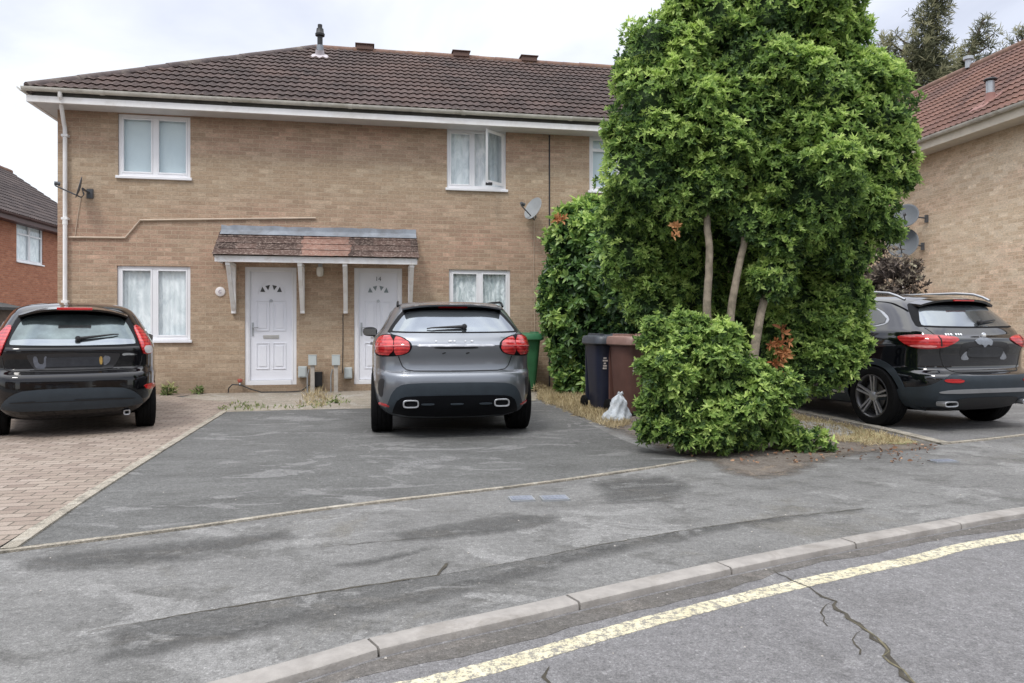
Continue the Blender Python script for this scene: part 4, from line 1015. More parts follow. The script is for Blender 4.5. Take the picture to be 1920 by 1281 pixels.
def add_wheels(t, r, tw, rr, ys, xs, style, rimmat):
    w0 = wheel_mesh(r, tw, rr, style, rimmat); first = True
    for y in ys:
        for s in (-1, 1):
            w = w0 if first else dup(w0); first = False
            w.parent = t; w.location = (s*xs, y, r-.004); w.rotation_euler = (random.uniform(0, 1), 0, 0) if s < 0 else (random.uniform(0, 1), 0, math.pi)
def ring_pipe(name, parent, x, y, z, w, h, mat):
    m = MB(); n = 28
    def ring(sc, yy, inset): 
        v = []
        for i in range(n):
            a = 2*math.pi*i/n; c, s = math.cos(a), math.sin(a)
            v.append((x+(w/2-inset)*math.copysign(abs(c)**.45, c), yy, z+(h/2-inset)*math.copysign(abs(s)**.6, s)))
        return v
    R_ = ring(1, y+.12, 0), ring(1, y, 0), ring(1, y-.004, .004), ring(1, y-.002, .014), ring(1, y+.10, .016)
    m.add([p for r_ in R_ for p in r_], [(j*n+i, j*n+(i+1) % n, (j+1)*n+(i+1) % n, (j+1)*n+i) for j in range(4) for i in range(n)])
    o = m.build(name, mat, parent, sm=40)
    m = MB(); rg = ring(1, y+.09, .015); m.add(rg, [tuple(range(n))]); m.build('exhaust_bore', M['black'], o, bevel=None); return o
def wiper(parent, bvh, pivot, tip, view='rear', L=.03):
    m = MB(); n = 8; pts = []
    for i in range(n+1):
        t = i/n; a = pivot[0]+(tip[0]-pivot[0])*t; b = pivot[1]+(tip[1]-pivot[1])*t
        l, nn = project(bvh, a, b, view); pts.append(l+nn*(.03 if t < .9 else .02))
    m.tube(pts, [.018-.012*i/n for i in range(n+1)], 8); m.lathe([(.001, -.03), (.024, -.025), (.03, .01)], 16, axis='y', o=tuple(pts[0]))
    return m.build('wiper', M['black'], parent, sm=50)
def ellipsoid(c, r, n=20, k_=14):
    vs = []; fs = []
    for j in range(k_+1):
        a = math.pi*j/k_
        for i in range(n):
            b = 2*math.pi*i/n; f = lambda v, e: math.copysign(abs(v)**e, v)
            vs.append((c[0]+r[0]*f(math.sin(a), .8)*f(math.cos(b), .8), c[1]+r[1]*f(math.sin(a), .8)*f(math.sin(b), .8), c[2]+r[2]*f(math.cos(a), .8)))
    for j in range(k_):
        for i in range(n): fs.append((j*n+i, j*n+(i+1) % n, (j+1)*n+(i+1) % n, (j+1)*n+i))
    return vs, fs
def mirror_part(t, x, y, z, mat, s):
    m = MB(); v, f = ellipsoid((s*x, y, z), (.10, .065, .065)); m.add(v, f); m.tube([(s*(x-.18), y+.06, z-.06), (s*(x-.05), y+.02, z-.05)], .03, 8)
    o = m.build('wing_mirror', mat, t, sm=60)
    m = MB(); m.add([(s*(x-.085), y-.071, z-.048), (s*(x+.085), y-.071, z-.048), (s*(x+.095), y-.071, z+.04), (s*(x-.085), y-.071, z+.045)], [(0, 1, 2, 3)]); m.build('mirror_glass', M['carglass'], o, bevel=None)
def spoiler(parent, hw, y0, y1, z0, z1, crown, mat, thick=.03, bow=.05, pw=3, xend=.0):
    """roof spoiler: y0,z0 at the trailing edge, y1,z1 on the roof"""
    m = MB(); nx, ny = 24, 6; vs = []
    for lay in (0, 1):
        for j in range(ny+1):
            t = j/ny
            for i in range(nx+1):
                u = -1+2*i/nx; w = hw*(1-.02*(1-t)); x = w*u
                y = y0+(y1-y0)*t+bow*u*u*(1-t); z = z0+(z1-z0)*t-crown*abs(u)**pw
                vs.append((x, y+(.012 if lay else 0)*(1-t), z-(thick*(.5+.5*t) if lay else 0)))
    k_ = (nx+1)*(ny+1); q = lambda l, j, i: l*k_+j*(nx+1)+i
    fs = [(q(0, j, i), q(0, j, i+1), q(0, j+1, i+1), q(0, j+1, i)) for j in range(ny) for i in range(nx)]+[(q(1, j, i), q(1, j+1, i), q(1, j+1, i+1), q(1, j, i+1)) for j in range(ny) for i in range(nx)]
    fs += [(q(0, 0, i), q(1, 0, i), q(1, 0, i+1), q(0, 0, i+1)) for i in range(nx)]+[(q(0, j, s), q(0, j+1, s), q(1, j+1, s), q(1, j, s)) for j in range(ny) for s in (0, nx)]
    m.add(vs, fs); return m.build('spoiler', mat, parent, sm=45)

M['tyre'] = plain('tyre_rubber', (.007, .007, .0075), .8, .3, 20, .2, spec=.12)
M['silver'] = paint_mat('dark_silver_paint', (.185, .20, .222), .75, .36, .5, coat=1.0, amt=.25)
M['blackpaint'] = paint_mat('black_paint', (.003, .003, .004), .0, .08, .25, coat=.6, dirt=(.02, .018, .016), amt=.2)
M['blackpaint2'] = paint_mat('deep_black_paint', (.004, .005, .007), .0, .05, .5, coat=1.0, dirt=(.02, .018, .016), amt=.2)
M['trim'] = plain('dark_trim', (.004, .0045, .006), .5, .2, 6, spec=.12)
M['trimgrey'] = plain('charcoal_trim', (.032, .042, .052), .5, .15, 6, spec=.3)
M['rimdark'] = plain('dark_rim', (.10, .10, .105), .3, .1, metal=.6); M['disc'] = plain('brake_disc', (.10, .095, .09), .4, .1, metal=.6)
M['chrome'] = plain('chrome', (.75, .76, .78), .12, .05, 4, metal=1.0)
M['satin'] = plain('satin_silver', (.42, .43, .45), .32, .1, 6, metal=.7)
M['carglass'] = plain('tinted_car_glass', (.22, .245, .265), .09, .08, 3, metal=.8, coat=.35)
M['carglass2'] = plain('green_tinted_glass', (.115, .145, .15), .10, .35, 5, metal=.7, coat=.35)
M['sideglass'] = plain('privacy_glass', (.03, .035, .04), .06, .2, 3, metal=.2, coat=1.0)
def lens(name, a, b, e=0.0):
    k = N(name); v = k.coord((1, 1, 1)); w = k.n('ShaderNodeTexWave', wave_type='BANDS', bands_direction='Z'); w.inputs['Scale'].default_value = 9; w.inputs['Distortion'].default_value = 1.5; k.l(v, w.inputs[0])
    n = k.noise(12, 4, .6, v); col = k.ramp(k.math('ADD', k.math('MULTIPLY', w.outputs[0], .25), k.math('MULTIPLY', n, .75)), [(.35, a), (.7, b)])
    k.col(col); k.set(Roughness=.08, Coat_Weight=.6, Specular_IOR_Level=.4); k.l(col, k.b.inputs['Emission Color']); k.b.inputs['Emission Strength'].default_value = e; return k.m
M['lens'] = lens('red_lens', (.30, .010, .014), (.62, .045, .045)); M['lenspale'] = lens('pale_red_lens', (.55, .10, .10), (.75, .32, .30)); M['reflector'] = lens('red_reflector', (.35, .008, .01), (.55, .02, .02))
M['clearlens'] = plain('clear_lens', (.62, .60, .60), .08, .1, 10, coat=1.0)
M['seam'] = plain('shut_line', (.012, .012, .013), .8)

# ---- silver crossover, centre
def silver_car():
    t = thing('parked_car', 'dark silver crossover with oval red tail lights parked on the middle driveway, seen from behind', 'car', (-.57, 7.76, 0), R(9.5), 'cars parked on the driveways')
    keys = [(.19, .35, 4.1, .70, 5), (.22, .20, 4.2, .78, 6), (.28, .10, 4.32, .84, 7), (.36, .045, 4.38, .875, 8), (.48, .012, 4.42, .895, 8), (.58, .0, 4.42, .90, 8), (.655, .012, 4.41, .902, 8), (.70, .035, 4.40, .902, 8),
            (.725, .095, 4.39, .902, 8), (.82, .112, 4.33, .902, 8), (.93, .095, 4.2, .90, 8), (.985, .088, 4.1, .895, 8), (1.02, .135, 3.75, .885, 8), (1.07, .165, 3.35, .865, 8), (1.11, .20, 3.2, .83, 8),
            (1.15, .235, 3.12, .795, 7.5), (1.22, .31, 2.98, .755, 7), (1.30, .40, 2.8, .71, 6.5), (1.37, .49, 2.62, .665, 6), (1.415, .56, 2.48, .63, 5.5), (1.445, .66, 2.35, .58, 5), (1.468, .85, 2.2, .48, 4), (1.482, 1.1, 2.0, .30, 3), (1.488, 1.4, 1.75, .08, 2.5)]
    o, bv = car_body('body', t, keys, M['silver'], M['trim'], wheels=(.86, 3.56), wr=.385, wx=.58, lowz=.30)
    # glass
    decal('window_surround', t, bv, sym([(0, 1.39), (.50, 1.385), (.56, 1.355), (.715, 1.135), (.70, 1.12), (0, 1.115)]), M['trim'], off=.003, rnd=1)
    g = decal('rear_window', t, bv, sym([(0, 1.36), (.46, 1.355), (.52, 1.33), (.665, 1.145), (.64, 1.13), (0, 1.125)]), M['carglass'], off=.006, rnd=1)
    wiper(g, bv, (.10, 1.165), (-.30, 1.15))
    spoiler(t, .565, .40, .95, 1.425, 1.468, .045, M['silver'], .035, .06)
    decal('brake_light', t, bv, sym([(0, 1.402), (.16, 1.402), (.16, 1.385), (0, 1.385)]), M['reflector'], off=.02, rnd=0)
    # lamps
    lp = [(.455, .965), (.47, 1.02), (.54, 1.07), (.66, 1.105), (.78, 1.10), (.835, 1.05), (.85, .96), (.845, .875), (.76, .868), (.62, .875), (.50, .90)]
    for s in (1, -1):
        q = [(s*a, b) for a, b in lp][::s]
        b_ = decal('tail_light', t, bv, q, M['trim'], off=.004, rnd=2); cx, cz = s*.66, .98
        for (x0, x1) in ((.47, .645), (.652, .84)):
            zz = [(x0, .905 if x0 < .6 else .885), (x1, .885), (x1, 1.085), (x0, 1.01 if x0 < .6 else 1.085)]
            if x0 < .6: zz = [(.475, .965), (.50, 1.02), (.56, 1.06), (.643, 1.085), (.643, .888), (.56, .895), (.50, .92)]
            else: zz = [(.651, .885), (.651, 1.088), (.77, 1.085), (.82, 1.04), (.835, .96), (.83, .888)]
            z2 = [(s*a, b) for a, b in zz][::s]; decal('lens', b_, bv, z2, M['lens'], off=.012, rnd=1, dome=.012)
        m = MB(); strip(m, bv, [(s*.49, .985), (s*.60, .985), (s*.82, .975)], .010, off=.026); m.build('light_bar', M['lenspale'], b_, bevel=None)
    # shut lines, tailgate
    m = MB(); half = [(.60, .875), (.585, .83), (.56, .77), (.52, .735), (.44, .722), (0, .718)]
    strip(m, bv, half, .010); strip(m, bv, [(-a, b) for a, b in half], .010); strip(m, bv, [(.645, 1.09), (.70, 1.125)], .008); strip(m, bv, [(-.645, 1.09), (-.70, 1.125)], .008)
    m.build('tailgate_shut_line', M['seam'], t, bevel=None)
    decal('tailgate_handle_strip', t, bv, sym([(0, .992), (.38, .996), (.42, .984), (.38, .976), (0, .976)]), M['satin'], off=.007, rnd=1)
    decal('plate_lamp_recess', t, bv, sym([(0, .970), (.24, .970), (.22, .955), (0, .953)]), M['trim'], off=.005, rnd=1)
    for x in (-.13, .12): decal('plate_fixing', t, bv, [(x-.025, .905), (x+.015, .92), (x+.025, .908), (x-.01, .895)], M['black'], off=.004, rnd=1)
    for (x, w_) in ((-.22, .022), (-.09, .06), (-.03, .03), (.09, .022), (.15, .04)): decal('badge', t, bv, [(x, 1.027), (x+w_*.5, 1.043), (x+w_, 1.03), (x+w_*.6, 1.02)], M['satin'], off=.006, rnd=1)
    # lower bumper
    decal('lower_bumper', t, bv, sym([(0, .605), (.48, .600), (.60, .575), (.665, .50), (.70, .40), (.73, .31), (.66, .265), (0, .262)]), M['trimgrey'], off=.012, rnd=1)
    decal('diffuser', t, bv, sym([(0, .475), (.50, .47), (.60, .44), (.64, .36), (.66, .27), (0, .25)]), M['trim'], off=.022, rnd=1)
    for x in (-.30, 0, .30): decal('diffuser_fin', t, bv, [(x-.07, .395), (x+.07, .395), (x+.06, .38), (x-.06, .38)], M['trimgrey'], off=.034, rnd=1)
    mirrored('bumper_vent', t, bv, [(.74, .645), (.80, .635), (.815, .54), (.80, .45), (.765, .44), (.755, .56)], M['black'], off=.003, rnd=1)
    mirrored('reflector', t, bv, [(.69, .365), (.80, .375), (.80, .355), (.69, .345)], M['reflector'], off=.012, rnd=0)
    for s in (-1, 1): ring_pipe('exhaust', t, s*.475, .02, .385, .165, .085, M['satin'])
    for s in (-1, 1):
        m = MB(); m.tube([(s*.60, .80, 1.415), (s*.60, .88, 1.452), (s*.595, 1.0, 1.470), (s*.585, 2.0, 1.485), (s*.585, 2.25, 1.46), (s*.58, 2.3, 1.44)], .013, 8); m.build('roof_rail', M['trim'], t, sm=50)
        mirror_part(t, .955, 3.0, 1.11, M['trim'], s)
        v = 'left' if s < 0 else 'right'
        decal('side_window', t, bv, [(.75, 1.17), (1.0, 1.33), (1.7, 1.40), (2.35, 1.37), (2.95, 1.15), (2.0, 1.125), (1.0, 1.13)], M['sideglass'], view=v, off=.004, rnd=2)
        m = MB(); strip(m, bv, [(2.0, 1.12), (1.98, .6), (1.95, .35)], .008, v); strip(m, bv, [(1.15, 1.12), (1.2, .8), (1.25, .5)], .008, v); m.build('door_shut_line', M['seam'], t, bevel=None)
        decal('door_handle', t, bv, [(1.4, .99), (1.58, .995), (1.58, .965), (1.4, .96)], M['silver'], view=v, off=.025, th=.03, rnd=1)
    add_wheels(t, .345, .235, .235, (.86, 3.56), .775, 'five', M['satin']); return t
silver_car()

# ---- black hatchback, left
def hatch():
    t = thing('parked_car', 'black hatchback with tall red tail lights on the block paving at the left edge', 'car', (-4.64, 7.92, 0), R(30), 'cars parked on the driveways')
    keys = [(.17, .35, 3.6, .66, 5), (.21, .16, 3.7, .74, 6), (.28, .07, 3.82, .80, 7), (.38, .02, 3.9, .84, 8), (.50, .0, 3.94, .858, 8), (.60, .005, 3.95, .862, 8), (.665, .025, 3.94, .862, 8), (.70, .085, 3.9, .86, 8),
            (.74, .135, 3.88, .86, 8), (.84, .130, 3.8, .858, 8), (.93, .120, 3.6, .85, 8), (.985, .155, 3.3, .835, 8), (1.03, .20, 3.1, .81, 8), (1.10, .265, 2.95, .775, 7.5), (1.18, .34, 2.8, .735, 7), (1.27, .42, 2.62, .685, 6.5),
            (1.34, .49, 2.45, .64, 6), (1.39, .56, 2.3, .59, 5.5), (1.425, .68, 2.15, .52, 5), (1.45, .85, 2.0, .41, 4), (1.468, 1.1, 1.8, .25, 3), (1.474, 1.35, 1.6, .08, 2.5)]
    o, bv = car_body('body', t, keys, M['blackpaint'], M['trim'], wheels=(.70, 3.18), wr=.335, wx=.53, lowz=.27, taper=.09)
    decal('window_surround', t, bv, sym([(0, 1.36), (.47, 1.35), (.54, 1.30), (.615, 1.10), (.645, .985), (.62, .965), (0, .96)]), M['trim'], off=.003, rnd=1)
    g = decal('rear_window', t, bv, sym([(0, 1.32), (.43, 1.30), (.50, 1.25), (.595, 1.03), (.58, .995), (0, .985)]), M['carglass2'], off=.006, rnd=1)
    wiper(g, bv, (.03, 1.035), (.42, 1.085))
    decal('window_lower_band', g, bv, sym([(0, 1.04), (.56, 1.05), (.595, 1.0), (.57, .985), (0, .975)]), M['carglass'], off=.008, rnd=1)
    sp = spoiler(t, .535, .32, .95, 1.38, 1.450, .08, M['blackpaint'], .045, .10, 3)
    m = MB(); m.box(-.17, .305, 1.365, .17, .35, 1.395); m.build('brake_light', M['reflector'], sp, bevel=.008)
    lp = [(.575, 1.19), (.62, 1.20), (.68, 1.12), (.73, 1.02), (.765, .93), (.77, .88), (.675, .865), (.65, .93), (.615, 1.05)]
    for s in (1, -1):
        q = [(s*a, b) for a, b in lp][::s]; b_ = decal('tail_light', t, bv, q, M['lens'], off=.012, rnd=1, dome=.01)
        q = [(s*a, b) for a, b in [(.66, .955), (.745, .965), (.762, .93), (.762, .89), (.685, .878)]][::s]; decal('indicator_lens', b_, bv, q, M['clearlens'], off=.022, rnd=1)
    m = MB(); half = [(.655, .86), (.65, .80), (.63, .735), (.55, .715), (0, .705)]; strip(m, bv, half, .010); strip(m, bv, [(-a, b) for a, b in half], .010); m.build('tailgate_shut_line', M['seam'], t, bevel=None)
    decal('plate_recess', t, bv, sym([(0, .90), (.42, .895), (.44, .87), (.37, .735), (.33, .725), (0, .72)]), M['black'], off=.003, rnd=1)
    p = decal('number_plate', t, bv, sym([(0, .855), (.26, .855), (.26, .755), (0, .755)]), plain('blanked_plate', (.028, .032, .040), .35, .3, 20), off=.012, rnd=0)
    decal('plate_badge', p, bv, [(.232, .86), (.262, .86), (.262, .775), (.242, .77), (.232, .80)], plain('yellow_mark', (.38, .25, .07), .5, .2, 30), off=.016, rnd=1)
    decal('plate_smudge', p, bv, [(.27, .87), (.34, .86), (.335, .80), (.29, .76), (.268, .77)], plain('smudge_grey', (.13, .14, .16), .5, .2, 30), off=.008, rnd=1)
    decal('plate_smudge', p, bv, [(-.38, .87), (-.34, .87), (-.33, .79), (-.28, .785), (-.28, .87), (-.25, .87), (-.255, .745), (-.34, .735), (-.37, .78)], plain('smudge_pale', (.11, .12, .145), .4, .2, 30), off=.008, rnd=1)
    decal('badge', t, bv, [(.45, .885), (.50, .895), (.60, .88), (.60, .865), (.50, .868), (.46, .862)], M['chrome'], off=.006, rnd=1)
    decal('lower_bumper', t, bv, sym([(0, .535), (.44, .525), (.56, .48), (.64, .40), (.67, .31), (0, .30)]), M['trimgrey'], off=.010, rnd=1)
    m = MB(); h2 = [(.66, .36), (.60, .46), (.50, .535), (.40, .55), (0, .555)]; strip(m, bv, h2, .012, off=.006); strip(m, bv, [(-a, b) for a, b in h2], .012, off=.006); m.build('bumper_moulding', M['blackpaint'], t, bevel=None)
    m = MB(); strip(m, bv, sym([(0, .415), (.35, .412), (.58, .40)]), .008, off=.018); m.build('bumper_groove', M['seam'], t, bevel=None)
    mirrored('reflector', t, bv, [(.66, .535), (.78, .545), (.81, .52), (.80, .485), (.70, .475)], M['reflector'], off=.010, rnd=1)
    ring_pipe('exhaust', t, .50, .12, .235, .07, .06, M['satin'])
    for s in (-1, 1):
        mirror_part(t, .86, 2.75, 1.02, M['blackpaint'], s); v = 'left' if s < 0 else 'right'
        decal('side_window', t, bv, [(.72, 1.10), (.98, 1.27), (1.6, 1.37), (2.1, 1.33), (2.7, 1.08), (1.9, 1.03), (.95, 1.03)], M['sideglass'], view=v, off=.004, rnd=2)
        m = MB(); strip(m, bv, [(1.35, 1.02), (1.33, .6), (1.33, .32)], .008, v); m.build('door_shut_line', M['seam'], t, bevel=None)
        decal('door_handle', t, bv, [(1.45, .93), (1.62, .935), (1.62, .905), (1.45, .90)], M['blackpaint'], view=v, off=.025, th=.03, rnd=1)
    add_wheels(t, .305, .195, .205, (.70, 3.18), .72, 'five', M['satin']); return t
hatch()

# ---- black crossover, right
def black_suv():
    t = thing('parked_car', 'glossy black crossover with silver roof rails and alloy wheels on the right hand driveway', 'car', (5.41, 8.36, 0), R(17), 'cars parked on the driveways')
    keys = [(.21, .35, 4.1, .72, 5), (.25, .22, 4.2, .80, 6), (.31, .12, 4.3, .87, 7), (.40, .05, 4.37, .905, 8), (.52, .01, 4.41, .917, 8), (.60, .0, 4.41, .918, 8), (.645, .015, 4.41, .918, 8), (.67, .07, 4.4, .918, 8),
            (.72, .135, 4.4, .917, 8), (.86, .130, 4.3, .915, 8), (.98, .108, 4.2, .91, 8), (1.04, .112, 4.1, .90, 8), (1.08, .155, 3.75, .885, 8), (1.13, .19, 3.3, .865, 8), (1.18, .225, 3.18, .835, 7.5), (1.26, .30, 3.0, .79, 7),
            (1.36, .40, 2.8, .735, 6.5), (1.44, .49, 2.65, .69, 6), (1.50, .57, 2.5, .645, 5.5), (1.54, .68, 2.35, .58, 5), (1.57, .88, 2.2, .47, 4), (1.588, 1.15, 2.0, .30, 3), (1.595, 1.45, 1.75, .08, 2.5)]
    o, bv = car_body('body', t, keys, M['blackpaint2'], M['trimgrey'], wheels=(.86, 3.59), wr=.395, wx=.58, lowz=.30, bow=.09)
    decal('window_surround', t, bv, sym([(0, 1.48), (.53, 1.47), (.59, 1.43), (.70, 1.21), (.69, 1.175), (0, 1.165)]), M['trim'], off=.003, rnd=1)
    g = decal('rear_window', t, bv, sym([(0, 1.435), (.50, 1.42), (.545, 1.38), (.66, 1.21), (.64, 1.19), (0, 1.18)]), M['carglass'], off=.006, rnd=1)
    wiper(g, bv, (.04, 1.215), (.34, 1.245))
    sp = spoiler(t, .555, .40, 1.0, 1.505, 1.572, .065, M['blackpaint2'], .05, .09, 3)
    m = MB(); m.box(-.15, .393, 1.48, .15, .42, 1.495); m.build('brake_light', M['reflector'], sp, bevel=.005)
    lp = [(.36, 1.045), (.46, 1.07), (.66, 1.09), (.78, 1.09), (.83, 1.075), (.84, 1.03), (.82, .97), (.77, .935), (.66, .935), (.54, .96), (.44, 1.0)]
    for s in (1, -1):
        q = [(s*a, b) for a, b in lp][::s]; b_ = decal('tail_light', t, bv, q, M['lens'], off=.012, rnd=1, dome=.008)
        q = [(s*a, b) for a, b in [(.62, .965), (.70, .98), (.81, .98), (.80, .955), (.68, .945)]][::s]; decal('indicator_lens', b_, bv, q, M['lenspale'], off=.020, rnd=1)
        q = [(s*a, b) for a, b in [(.59, 1.07), (.605, 1.07), (.60, .965), (.585, .965)]][::s]; decal('lens_joint', b_, bv, q, M['seam'], off=.021, rnd=0)
    m = MB(); half = [(.60, .955), (.585, .86), (.55, .75), (.49, .69), (.44, .678), (0, .672)]; strip(m, bv, half, .009); strip(m, bv, [(-a, b) for a, b in half], .009)
    strip(m, bv, [(.60, 1.07), (.655, 1.17)], .007); strip(m, bv, [(-.60, 1.07), (-.655, 1.17)], .007); m.build('tailgate_shut_line', M['seam'], t, bevel=None)
    r_ = decal('plate_recess', t, bv, sym([(0, 1.02), (.30, 1.01), (.36, .96), (.345, .85), (.30, .80), (0, .785)]), M['black'], off=.002, rnd=1)
    decal('number_plate', r_, bv, sym([(0, .95), (.24, .95), (.27, .90), (.24, .84), (0, .835)]), plain('obscured_plate', (.03, .032, .036), .4, .3, 20), off=.010, rnd=1)
    mirrored('plate_smudge', r_, bv, [(.26, .92), (.34, .84), (.32, .805), (.22, .81), (.26, .86)], plain('smudge_silver', (.20, .21, .23), .3, .3, 30), off=.006, rnd=1)
    decal('plate_smudge', r_, bv, [(-.18, 1.04), (-.12, .98), (-.06, .985), (-.03, .94), (.02, .99), (.07, .96), (.10, 1.03), (0, 1.06)], plain('smudge_blue_grey', (.22, .24, .27), .3, .2, 30), off=.008, rnd=1)
    m = MB(); v_, f_ = ellipsoid((0, 0, 0), (.036, .008, .036)); l_, n_ = project(bv, .0, 1.075, 'rear'); m.add([Vector(q)+l_+n_*.008 for q in v_], f_); m.build('emblem', M['chrome'], t, sm=60)
    for i, (w_) in enumerate((.024, .020, .024, .006, .022, .022, .022)):
        if i != 3: x = -.50+i*.032; decal('model_lettering', t, bv, [(x, 1.105), (x+w_, 1.108), (x+w_, 1.085), (x, 1.082)], M['chrome'], off=.006, rnd=1)
    # bumper in charcoal, with silver blade
    decal('lower_bumper', t, bv, sym([(0, .635), (.44, .635), (.56, .655), (.66, .60), (.76, .52), (.866, .49), (.876, .33), (.80, .275), (.52, .29), (.45, .35), (0, .355)]), M['trimgrey'], off=.010, rnd=1)
    decal('bumper_blade', t, bv, sym([(0, .495), (.50, .492), (.64, .475), (.68, .455), (.60, .447), (0, .452)]), M['satin'], off=.020, rnd=1)
    mirrored('reflector', t, bv, [(.42, .60), (.62, .605), (.655, .59), (.60, .565), (.44, .562)], M['reflector'], off=.016, rnd=1)
    decal('diffuser', t, bv, sym([(0, .40), (.42, .395), (.46, .33), (.44, .27), (0, .25)]), M['black'], off=.018, rnd=1)
    for s in (-1, 1): ring_pipe('exhaust', t, s*.565, .05, .325, .19, .065, M['satin'])
    for s in (-1, 1):
        v = 'left' if s < 0 else 'right'
        m = MB(); m.tube([(s*.645, .62, 1.50), (s*.655, .72, 1.545), (s*.655, .85, 1.585), (s*.65, 1.1, 1.607), (s*.645, 2.0, 1.615), (s*.64, 2.35, 1.575), (s*.63, 2.42, 1.55)], .016, 10)
        m.build('roof_rail', M['satin'], t, sm=50)
        decal('window_trim', t, bv, [(.665, 1.235), (.98, 1.43), (1.7, 1.515), (2.35, 1.47), (3.02, 1.17), (2.0, 1.15), (.95, 1.165)], M['satin'], view=v, off=.003, rnd=2)
        for poly in ([(.72, 1.24), (.98, 1.405), (1.16, 1.44), (1.13, 1.18), (.95, 1.19)], [(1.19, 1.445), (1.7, 1.49), (2.02, 1.48), (2.0, 1.17), (1.16, 1.185)], [(2.06, 1.475), (2.33, 1.45), (2.93, 1.19), (2.04, 1.17)]):
            decal('side_window', t, bv, poly, M['sideglass'], view=v, off=.009, rnd=1)
        m = MB(); strip(m, bv, [(1.16, 1.17), (1.2, .95), (1.27, .75), (1.27, .35)], .008, v); strip(m, bv, [(2.03, 1.15), (2.02, .4)], .008, v); m.build('door_shut_line', M['seam'], t, bevel=None)
        for y in (1.45, 2.35): decal('door_handle', t, bv, [(y, 1.04), (y+.18, 1.045), (y+.18, 1.015), (y, 1.01)], M['blackpaint2'], view=v, off=.025, th=.03, rnd=1)
        # arch cladding
        for wy in (.86, 3.59):
            pts = [(wy+.395*math.cos(a), .34+.395*math.sin(a)) for a in np.linspace(-.35, math.pi+.35, 26)]+[(wy+.462*math.cos(a), .345+.462*math.sin(a)) for a in np.linspace(math.pi+.25, -.25, 26)]
            decal('arch_cladding', t, bv, pts, M['trimgrey'], view=v, off=.012, rnd=0, cell=.05)
        decal('sill', t, bv, [(1.30, .40), (3.15, .40), (3.15, .25), (1.30, .25)], M['trimgrey'], view=v, off=.014, rnd=0, cell=.1)
        decal('sill_strip', t, bv, [(1.30, .385), (3.15, .385), (3.15, .365), (1.30, .365)], M['satin'], view=v, off=.024, rnd=0, cell=.1)
        mirror_part(t, 1.02, 3.02, 1.10, M['blackpaint2'], s)
    add_wheels(t, .36, .235, .255, (.86, 3.59), .80, 'twin', M['satin']); return t
black_suv()
# ---------------------------------------------------------------- vegetation
def leaves_mesh(name, pos, nrm, shade, K, L, W, rng, mat, parent, spread=1.0, lay=.55, fold=.18, droop=0.0):
    """rosettes of K folded leaves at each position"""
    n = len(pos); a = nrm/np.linalg.norm(nrm, axis=1, keepdims=True)
    tmp = rng.normal(size=(n, 3)); t1 = np.cross(a, tmp); t1 /= np.linalg.norm(t1, axis=1, keepdims=True)+1e-9; t2 = np.cross(a, t1)
    V = np.zeros((n, K, 6, 3), np.float32); S = np.zeros((n, K, 6), np.float32)
    for k_ in range(K):
        ph = 2*np.pi*(k_+rng.uniform(-.3, .3, n))/K*1.0; el = rng.uniform(.15, 1.0, n)*lay*2
        d = (t1*np.cos(ph)[:, None]+t2*np.sin(ph)[:, None])*np.cos(el)[:, None]*spread+a*np.sin(el)[:, None]
        d[:, 2] -= droop*rng.uniform(.3, 1, n); d /= np.linalg.norm(d, axis=1, keepdims=True)
        sd = np.cross(d, a+rng.normal(scale=.35, size=(n, 3))); sd /= np.linalg.norm(sd, axis=1, keepdims=True)+1e-9; up = np.cross(sd, d)
        sz = rng.choice([.6, .85, 1.0, 1.25], n, p=[.2, .35, .3, .15]); l = (L*sz*rng.uniform(.75, 1.15, n))[:, None]; w = (W*sz**.7*rng.uniform(.75, 1.2, n))[:, None]
        b = pos+d*l*.06
        V[:, k_, 0] = b; V[:, k_, 1] = b+d*l*.35+sd*w*.5+up*w*fold; V[:, k_, 2] = b+d*l*.72+sd*w*.40+up*w*fold*.7-up*l*.03
        V[:, k_, 3] = b+d*l-up*l*.10; V[:, k_, 4] = b+d*l*.72-sd*w*.40+up*w*fold*.7-up*l*.03; V[:, k_, 5] = b+d*l*.35-sd*w*.5+up*w*fold
        S[:, k_, :] = np.clip(shade+rng.normal(scale=.10, size=n), 0, 1)[:, None]
    V = V.reshape(-1, 3); S = S.reshape(-1); m = n*K
    base = (np.arange(m)*6)[:, None]; q = np.concatenate([base+np.array([0, 3, 2, 1]), base+np.array([0, 5, 4, 3])], 1).reshape(-1)
    me = bpy.data.meshes.new(name); me.vertices.add(len(V)); me.vertices.foreach_set('co', V.ravel())
    me.loops.add(len(q)); me.loops.foreach_set('vertex_index', q.astype(np.int32)); me.polygons.add(2*m)
    me.polygons.foreach_set('loop_start', (np.arange(2*m)*4).astype(np.int32)); me.update(calc_edges=True)
    at = me.attributes.new('shade', 'FLOAT', 'POINT'); at.data.foreach_set('value', S.astype(np.float32)); me.validate()
    return link(name, me, mat, parent)
